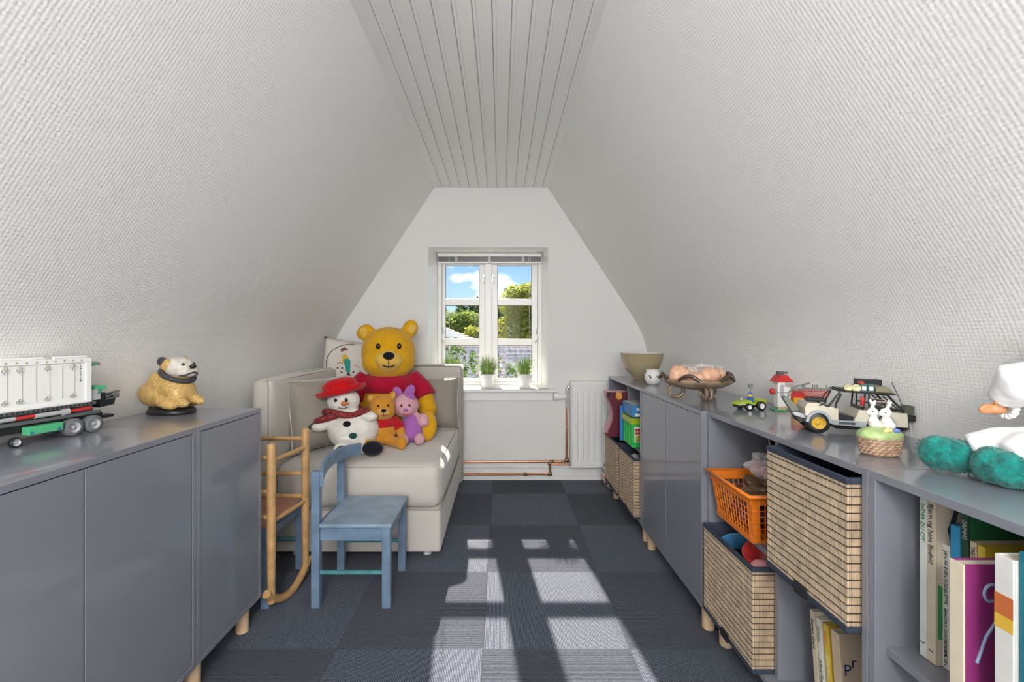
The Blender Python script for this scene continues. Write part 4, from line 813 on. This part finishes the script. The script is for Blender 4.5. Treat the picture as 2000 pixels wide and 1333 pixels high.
for nm, pts in (('slipper', [(-.085, .150, .035), (-.108, .168, .036), (-.122, .185, .036)]), ('slipper', [(-.080, .062, .032), (-.094, .085, .032), (-.100, .105, .034)])):
    b = MB(); b.ell(pts[0], (.030, .032, .030)).ell(pts[1], (.034, .036, .033)).ell(pts[2], (.030, .030, .034))
    o = b.build(nm, M_fuzz, dd, smooth=True); r_ = o.modifiers.new('fuse', 'REMESH'); r_.mode = 'VOXEL'; r_.voxel_size = .005; r_.use_smooth_shade = True
    rnd = random.Random(3); fz = MB()
    for k in range(2600):
        c = Vector(pts[rnd.randrange(3)]); d = Vector((rnd.gauss(0, 1), rnd.gauss(0, 1), rnd.gauss(0, 1))).normalized()
        if c.z+d.z*.032 < .004: continue
        p = c+d*.031; q = p+d*.003+Vector((rnd.uniform(-.006, .006), rnd.uniform(-.006, .006), rnd.uniform(-.006, .003))); s_ = d.cross(Vector((.3, .5, .8))).normalized()*.0008
        fz.add([p-s_, p+s_, q], [(0, 1, 2)])
    fz.build('fur', M_fuzz, o)

# ================================================================ INSIDE THE RIGHT SHELVES
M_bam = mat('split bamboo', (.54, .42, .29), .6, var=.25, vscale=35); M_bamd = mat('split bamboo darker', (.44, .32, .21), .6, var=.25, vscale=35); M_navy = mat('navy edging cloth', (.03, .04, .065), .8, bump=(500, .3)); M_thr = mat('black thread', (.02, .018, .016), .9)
def bamboo_box(label, x, y0, y1, z0, h, d=.30):
    t = thing('bamboo_box', label, 'storage box', (x, (y0+y1)/2, z0)); w_ = (y1-y0)/2; rnd = random.Random(len(label)); th = .006
    b = MB().box((th, -w_+th, .004), (d, w_-th, .010)).box((th, -w_+th, .004), (th+.003, w_-th, h-.006)).box((d-.003, -w_+th, .004), (d, w_-th, h-.006)).box((th, -w_+th, .004), (d, -w_+th+.003, h-.006)).box((th, w_-th-.003, .004), (d, w_-th, h-.006)); b.build('lining', M_navy, t)
    for face in range(3):
        mb = MB(); n = int((2*w_ if face == 0 else d-th)/.0042)
        for k in range(n):
            p = .0042*rnd.uniform(.78, .97)/2; o_ = rnd.uniform(0, .0012)
            if face == 0: c = -w_+(k+.5)*2*w_/n; mb.box((o_, c-p, .012), (th-.001, c+p, h-.014))
            else:
                s_ = -1 if face == 1 else 1; c = th+(k+.5)*(d-th)/n; mb.box((c-p, min(s_*w_-s_*o_, s_*(w_-th+.001)), .012), (c+p, max(s_*w_-s_*o_, s_*(w_-th+.001)), h-.014))
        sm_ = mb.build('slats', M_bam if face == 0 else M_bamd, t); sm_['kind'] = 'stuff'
    th_ = MB(); nr = int(h/.0185)
    for k in range(nr):
        z = .022+(h-.044)*k/(nr-1); th_.tube([(d, -w_-.0008, z), (0, -w_-.0008, z), (-.0008, -w_, z), (-.0008, w_, z), (d, w_+.0008, z)], .0011, 4)
    th_.build('stitching', M_thr, t)
    for z in (.006, h-.008): MB().box((-.002, -w_-.002, z-.007), (th, w_+.002, z+.007)).box((th, -w_-.002, z-.007), (d, -w_+th, z+.007)).box((th, w_-th, z-.007), (d, w_+.002, z+.007)).build('edging', M_navy, t, bevel=.002)
    MB().box((-.006, -.022, -.004), (-.002, .022, .022)).build('pull_tab', M_blk, t, bevel=.001)
    return t
bamboo_box('bamboo storage box jutting from the upper cube beside the orange basket', .708, .916, 1.19, .459, .318)
bamboo_box('bamboo storage box below the orange basket', .707, 1.258, 1.560, .117, .300)
bamboo_box('bamboo storage box under the magazine file by the radiator', .692, 2.665, 2.965, .117, .316)
bamboo_box('bamboo storage box under the green tub', .690, 2.318, 2.618, .117, .316)
# odds and ends inside the lower box
tag(MB().lathe([(.052, 0), (.056, .004), (.056, .07), (.052, .075), (.048, .07), (.048, .004)], 24).build('blue_cup', mat('blue cup plastic', (.06, .22, .42), .3), loc=(.80, 1.50, .31), rot=(R(20), R(-20), 0)), 'blue plastic cup lying in the bamboo box below the basket', 'cup')
tag(MB().lathe([(.001, 0), (.04, 0), (.055, .11), (.051, .11), (.038, .006), (.001, .006)], 24).build('red_beaker', mat('red beaker plastic', (.50, .04, .04), .3), loc=(.83, 1.385, .31), rot=(R(12), R(-20), 0)), 'red plastic beaker sticking out of the bamboo box', 'cup')
tag(MB().ell((0, 0, 0), .042).build('pink_ball', mat('pink rubber', (.75, .33, .36), .4), loc=(.775, 1.322, .362)), 'pink rubber ball at the corner of the bamboo box', 'ball')
# orange basket
ob = thing('orange_basket', 'orange plastic lattice basket in the upper cube', 'basket', (.84, 1.415, .459)); M_ora = mat('orange plastic basket', (.78, .20, .02), .32)
hx, hy, ht, fl_ = .10, .105, .145, 1.2
def B_(x, y, z): k = 1+(fl_-1)*z/ht; return (x*k, y*k, z)
MB().box((-hx, -hy, 0), (hx, hy, .005)).build('bottom', M_ora, ob)
for sx, sy in ((-1, -1), (-1, 1), (1, -1), (1, 1)):
    p = [B_(sx*hx, sy*(hy-.02), 0), B_(sx*hx, sy*hy, 0), B_(sx*(hx-.02), sy*hy, 0)]; q = [B_(sx*hx, sy*(hy-.02), ht), B_(sx*hx, sy*hy, ht), B_(sx*(hx-.02), sy*hy, ht)]
    o = MB().add(p+q, [(0, 1, 4, 3), (1, 2, 5, 4)]).build('corner', M_ora, ob); o.modifiers.new('s', 'SOLIDIFY').thickness = .003
la = MB()
for sg in (-1, 1):
    for k in range(12):
        f = -1+2*(k+.5)/12; la.tube([B_(sg*hx, f*(hy-.012), 0), B_(sg*hx, f*(hy-.012), ht)], .0016, 4); la.tube([B_(f*(hx-.012), sg*hy, 0), B_(f*(hx-.012), sg*hy, ht)], .0016, 4)
    for k in range(8):
        z = ht*(k+.5)/8; la.tube([B_(sg*hx, -hy, z), B_(sg*hx, hy, z)], .0014, 4); la.tube([B_(-hx, sg*hy, z), B_(hx, sg*hy, z)], .0014, 4)
la.build('lattice', M_ora, ob)
rp = [B_(-hx-.006, -hy-.006, ht), B_(hx+.006, -hy-.006, ht), B_(hx+.006, hy+.006, ht), B_(-hx-.006, hy+.006, ht)]
MB().tube([rp[0], rp[1], rp[2], rp[3]], .006, 8, closed=True).build('rim', M_ora, ob)
bd = MB()
for sg in (-1, 1): bd.add([B_(sg*hx, -hy, ht-.026), B_(sg*hx, hy, ht-.026), B_(sg*hx, hy, ht), B_(sg*hx, -hy, ht)], [(0, 1, 2, 3)]); bd.add([B_(-hx, sg*hy, ht-.026), B_(hx, sg*hy, ht-.026), B_(hx, sg*hy, ht), B_(-hx, sg*hy, ht)], [(0, 1, 2, 3)]); bd.add([B_(sg*hx, -hy, 0), B_(sg*hx, hy, 0), B_(sg*hx, hy, .018), B_(sg*hx, -hy, .018)], [(0, 1, 2, 3)])
o = bd.build('band', M_ora, ob); o.modifiers.new('s', 'SOLIDIFY').thickness = .003
def crumple(name, label, cat, loc, r, m, seed, amp=.25):
    b = MB().ell((0, 0, 0), r, n=26, m=18); rnd = random.Random(seed); a = [rnd.uniform(4, 9) for _ in range(6)]
    b.v = [tuple(c*(1+amp*math.sin(a[0]*v[0]/r[0]+seed)*math.sin(a[1]*v[1]/r[1])+amp*.5*math.sin(a[2]*v[2]/r[2]+a[3]*v[0]/r[0])) for c in v) for v in b.v]
    return tag(b.build(name, m, loc=loc, smooth=False), label, cat)
M_film = mat('clear film', (.8, .8, .82), .12, alpha=.38, spec=.8)
crumple('brown_bag', 'shiny brown plastic bag in the orange basket', 'bag', (.83, 1.40, .575), (.07, .07, .045), mat('brown foil', (.11, .065, .035), .2), 4)
crumple('purple_cloth', 'purple patterned cloth at the bottom of the orange basket', 'cloth', (.83, 1.42, .512), (.082, .088, .036), mat('purple cloth', (.12, .05, .11), .8, var=.8, vscale=60), 5, .12)
crumple('film_bag', 'clear plastic bag with red and white goods above the basket', 'bag', (.86, 1.43, .645), (.06, .065, .045), M_film, 6)
tag(MB().cbox((0, 0, 0), (.07, .08, .035), (.3, .2, .3)).build('snack_box', mat('red white pack', (.62, .12, .10), .5, var=.8, vscale=18), loc=(.86, 1.425, .635), bevel=.004), 'red and white packet inside the clear bag', 'packet')
tp = [(.09*math.copysign(abs(math.cos(a))**.5, math.cos(a)), .075*math.copysign(abs(math.sin(a))**.5, math.sin(a))) for a in [2*math.pi*k/32 for k in range(32)]]
ty = thing('black_tray', 'black speckled tray with a pale rim leaning behind the orange basket', 'tray', (.87, 1.345, .682)); ty.rotation_euler = (R(55), R(20), R(30))
MB().prism(tp, -.003, .003, 'z').build('panel', mat('black speckle', (.012, .012, .012), .35), ty); MB().tube([(x, y, .003) for x, y in tp], .0028, 6, closed=True).build('rim', M_lg, ty)
# far shelf: magazine file, tub, boxes, ball
mf = thing('magazine_file', 'dark red cardboard magazine file with concave front edge', 'magazine file', (.64, 2.70, .459)); M_mar = mat('maroon card', (.13, .02, .03), .35); M_pin = mat('pink card inside', (.55, .30, .33), .5)
pf = [(.004, 0), (.24, 0), (.24, .268), (.0, .268)]+[(.0+.040*math.sin(math.pi*k/14), .245-.225*k/14) for k in range(1, 14)]
MB().prism(pf, 0, .003, 'y').build('side', M_mar, mf); MB().prism(pf, .097, .10, 'y').build('side', M_pin, mf); MB().box((.004, .003, 0), (.24, .097, .003)).box((.237, .003, .003), (.24, .097, .268)).build('back', M_mar, mf)
MB().prism([(0, .268), (.02, .268), (.018, .25), (.006, .235), (0, .245)], -.001, .004, 'y').build('corner_cap', M_blk, mf)
MB().lathe([(.001, 0), (.020, 0), (.020, .001)], 20, M=Matrix.Rotation(R(90), 4, 'X')).box((-.016, -.001, 0), (.016, 0, .025)).build('sticker', mat('orange sticker', (.75, .34, .06), .5), mf, loc=(.072, -.0005, .243))
gt_ = thing('brick_tub', 'bright green toy brick tub with lime lid in the far shelf', 'tub', (.705, 2.42, .459)); M_gt = mat('bright green plastic', (.02, .48, .08), .3)
MB().prism([(.008, .008), (.15, .008), (.15, .172), (.008, .172)], 0, .02, 'z').box((.004, .004, .02), (.15, .176, .135)).build('body', M_gt, gt_, bevel=.004)
for y in (.04, .085, .13): MB().box((-.001, y, .01), (.006, y+.018, .125)).build('rib', M_gt, gt_, bevel=.002)
MB().box((-.004, -.002, .128), (.155, .182, .162)).box((.03, .05, .162), (.12, .13, .170)).build('lid', M_lime, gt_, bevel=.004)
lb = MB().box((.018, .0026, .03), (.14, .0042, .115)).build('label_panel', M_wp, gt_)
MB().box((.022, .0018, .075), (.055, .0028, .105)).build('logo_square', M_red, lb); text('LEGO', .0135, M_wp, lb, (.0235, .0014, .085), FACE_NY, .0002, sx=.85)
MB().box((.025, .0018, .032), (.135, .0028, .07)).build('picture', mat('yellow brown print', (.45, .40, .05), .5, var=.6, vscale=40), lb)
bx = thing('game_box', 'flat blue game carton lying on the green tub', 'box', (.708, 2.405, .630)); M_bc = mat('blue carton', (.03, .22, .52), .4)
MB().box((0, 0, 0), (.19, .20, .062)).build('carton', M_bc, bx, bevel=.001); MB().box((.004, .004, .0622), (.186, .196, .0628)).build('lid_print', mat('pale printed lid', (.70, .66, .62), .4, var=.5, vscale=20), bx)
MB().box((.02, -.001, .035), (.13, 0, .05)).box((.012, -.001, .004), (.15, 0, .02)).build('white_print', M_wp, bx)
tag(MB().box((.695, 2.604, .459), (.86, 2.618, .66)).build('blue_booklet', M_bc, bevel=.001), 'tall thin blue carton standing beside the green tub', 'box')
tag(MB().cbox((.80, 2.345, .737), (.10, .003, .085), (R(-12), 0, R(-15))).build('white_leaflet', mat('white paper', (.8, .8, .8), .6)), 'white paper leaflet standing above the blue carton', 'leaflet')
crumple('foil_pack', 'silver wrapped packet in the bamboo box under the tub', 'packet', (.765, 2.44, .385), (.06, .09, .03), mat('silver foil', (.6, .6, .62), .25, .6), 8)
bl2 = thing('play_ball', 'white ball with red stripes on the carpet by the radiator', 'ball', (.80, 3.10, .0)); MB().ell((0, 0, .1), .1, n=28, m=18).build('skin', mat('white printed vinyl', (.75, .72, .64), .4, var=.15, vscale=14), bl2)
for q in (-.25, .0, .3): 
    r = .1005*math.cos(q); MB().tube([(r*math.cos(a), r*math.sin(a), .1+.1005*math.sin(q)) for a in [2*math.pi*k/32 for k in range(32)]], .0022, 5, closed=True).build('stripe', M_red, bl2)
for k in range(16): a, q = k*2.4, -.8+1.6*((k*7) % 16)/16; MB().ell((.099*math.cos(a)*math.cos(q), .099*math.sin(a)*math.cos(q), .1+.099*math.sin(q)), .009, n=8, m=6).build('printed_motif', [M_blk, M_grn, M_red][k % 3], bl2)

# books
def book(label, x, y1, t_, z0, h, d, col, cov=None, txt=(), lean=0, tcol=(.03, .03, .04), cat='book'):
    b = thing('picture_book', label, cat, (x, y1-t_/2, z0)); b.rotation_euler = (R(lean), 0, 0); m = mat('spine '+label[:22], col, .45, var=.06, vscale=30); mc = mat('cover '+label[:22], cov or col, .35)
    MB().box((0, -t_/2, 0), (.003, t_/2, h)).build('spine', m, b, bevel=.0008)
    MB().box((.003, -t_/2, 0), (d, -t_/2+.002, h)).build('front_cover', mc, b); MB().box((.003, t_/2-.002, 0), (d, t_/2, h)).build('rear_cover', mc, b)
    MB().box((.003, -t_/2+.002, .003), (d-.004, t_/2-.002, h-.003)).build('page_block', mat('book paper', (.66, .60, .48), .8), b)
    for s_, size, zt, c in txt: text(s_, size, mat('print '+str(c), c, .5), b, (-.0006, size*.36, zt), SPINE_R)
    return b
K_ = (.03, .03, .035); z0 = .459
b1 = book('thin white picture book with green lettering beside the shelf side', .80, .856, .014, z0, .300, .2, (.66, .68, .64), None, (('INDER DU CIT', .011, .29, (.02, .25, .08)), ('3', .011, .03, K_)))
b2 = book('tall beige picture book with a black bird and green leaf on its cover', .80, .841, .017, z0, .305, .21, (.58, .50, .38), (.60, .53, .42), (('Bjørn og hans flodhid', .013, .295, K_), ('3', .011, .025, K_)))
MB().prism([(.03, .215), (.022, .25), (.035, .29), (.06, .305), (.04, .28), (.034, .25)], -.0092, -.0086, 'y').build('bird_print', mat('ink blue black', (.03, .035, .06), .5), b2)
MB().prism([(.004, .05), (.03, .04), (.04, .12), (.02, .14), (.004, .15)], -.0092, -.0086, 'y').build('leaf_print', mat('leaf green print', (.06, .28, .08), .5), b2)
book('thin pale grey book with small black spine lettering and a publisher name', .812, .8235, .013, z0, .226, .18, (.60, .60, .54), None, (('JAN PÅ EVEN RODELETTE', .0085, .215, K_), ('BEAUMAN CHAMBERLAIN', .0075, .11, K_), ('CARLSEN', .0085, .04, K_)))
book('bright blue book with purple spine lettering', .812, .809, .017, z0, .268, .19, (.03, .27, .50), None, (('EVENTYRLIGE HISTORIER', .012, .20, (.25, .08, .35)),))
book('dark green book standing taller than the yellow one', .812, .790, .012, z0, .300, .2, (.02, .06, .04), (.03, .15, .06), (('GRIMMS', .0095, .285, (.6, .6, .5)),))
book('small cream book with a lettered spine between green and yellow', .812, .7755, .011, z0, .253, .14, (.62, .52, .34), None, (('TRET OG', .0085, .245, K_),))
book('yellow book with a narrow lettered spine', .812, .763, .012, z0, .252, .17, (.68, .50, .06), (.62, .46, .04), (('A 117', .0085, .225, K_),))
b9 = book('thick purple book with cream spine and pale blue swirl', .718, .717, .022, z0, .252, .17, (.68, .60, .46), (.24, .03, .15))
MB().tube([(.042+.016*math.cos(a)*(1-a/9), -.0115, .205+.02*math.sin(a)*(1-a/9)) for a in [5.1-.3*k for k in range(18)]]+[(.050, -.0115, .165), (.034, -.0115, .14), (.020, -.0115, .10)], .0024, 6).build('swirl_print', mat('pale blue print', (.28, .36, .55), .4), b9)
MB().box((.003, -.0116, .0), (.17, -.011, .055)).build('cream_panel', mat('cream print', (.62, .54, .42), .5), b9); text('Er', .03, mat('dark red print', (.35, .03, .03), .5), b9, (.016, -.0119, .016), FACE_NY)
b10 = book('white book with orange band and grey drawing on its spine', .722, .655, .024, z0, .290, .18, (.66, .66, .64))
for a, b, c in ((.235, .205, (.50, .14, .04)), (.205, .185, (.66, .42, .05)), (.05, .0, (.16, .05, .03))): MB().box((-.0005, -.0119, b), (.0, .0119, a)).build('spine_band', mat('band %.2f' % a, c, .5), b10)
book('tall teal book at the open end of the row', .728, .629, .014, z0, .305, .2, (.01, .16, .22))
book('short cream book in front of the teal one', .724, .613, .02, z0, .245, .17, (.60, .55, .44))
zl = .117
book('cream leaning paperback with black lettering in the lower cube', .80, 1.135, .017, zl, .245, .15, (.58, .52, .38), None, (('Kaptajn Grant', .013, .225, K_),), -6)
book('white leaning paperback with grey lettering in the lower cube', .80, 1.112, .014, zl, .238, .15, (.66, .66, .60), None, (('Mytteriet', .010, .22, (.2, .2, .22)), ('Alfons Åberg', .012, .14, K_)), -6)
book('yellow leaning paperback with pale lettering in the lower cube', .80, 1.088, .015, zl, .240, .15, (.68, .50, .06), (.58, .38, .03), (('HUGO', .012, .225, (.7, .12, .05)), ('DETEKTIVEN', .010, .17, (.8, .75, .5))), -6)
bq = book('pale brown hardback with navy letters on its cover', .80, 1.062, .026, zl, .242, .16, (.60, .48, .34), (.55, .43, .32), (), -6)
text('P', .036, mat('navy print', (.02, .03, .12), .5), bq, (.006, -.0134, .15), FACE_NY, .0003); text('r', .036, mat('navy print', (.02, .03, .12), .5), bq, (.024, -.0134, .168), FACE_NY, .0003)

crumple('clear_film', 'crumpled clear film lying over the pink stones in the dish', 'film', (.865, 1.95, TZ+.118), (.085, .06, .026), M_film, 12, .2)
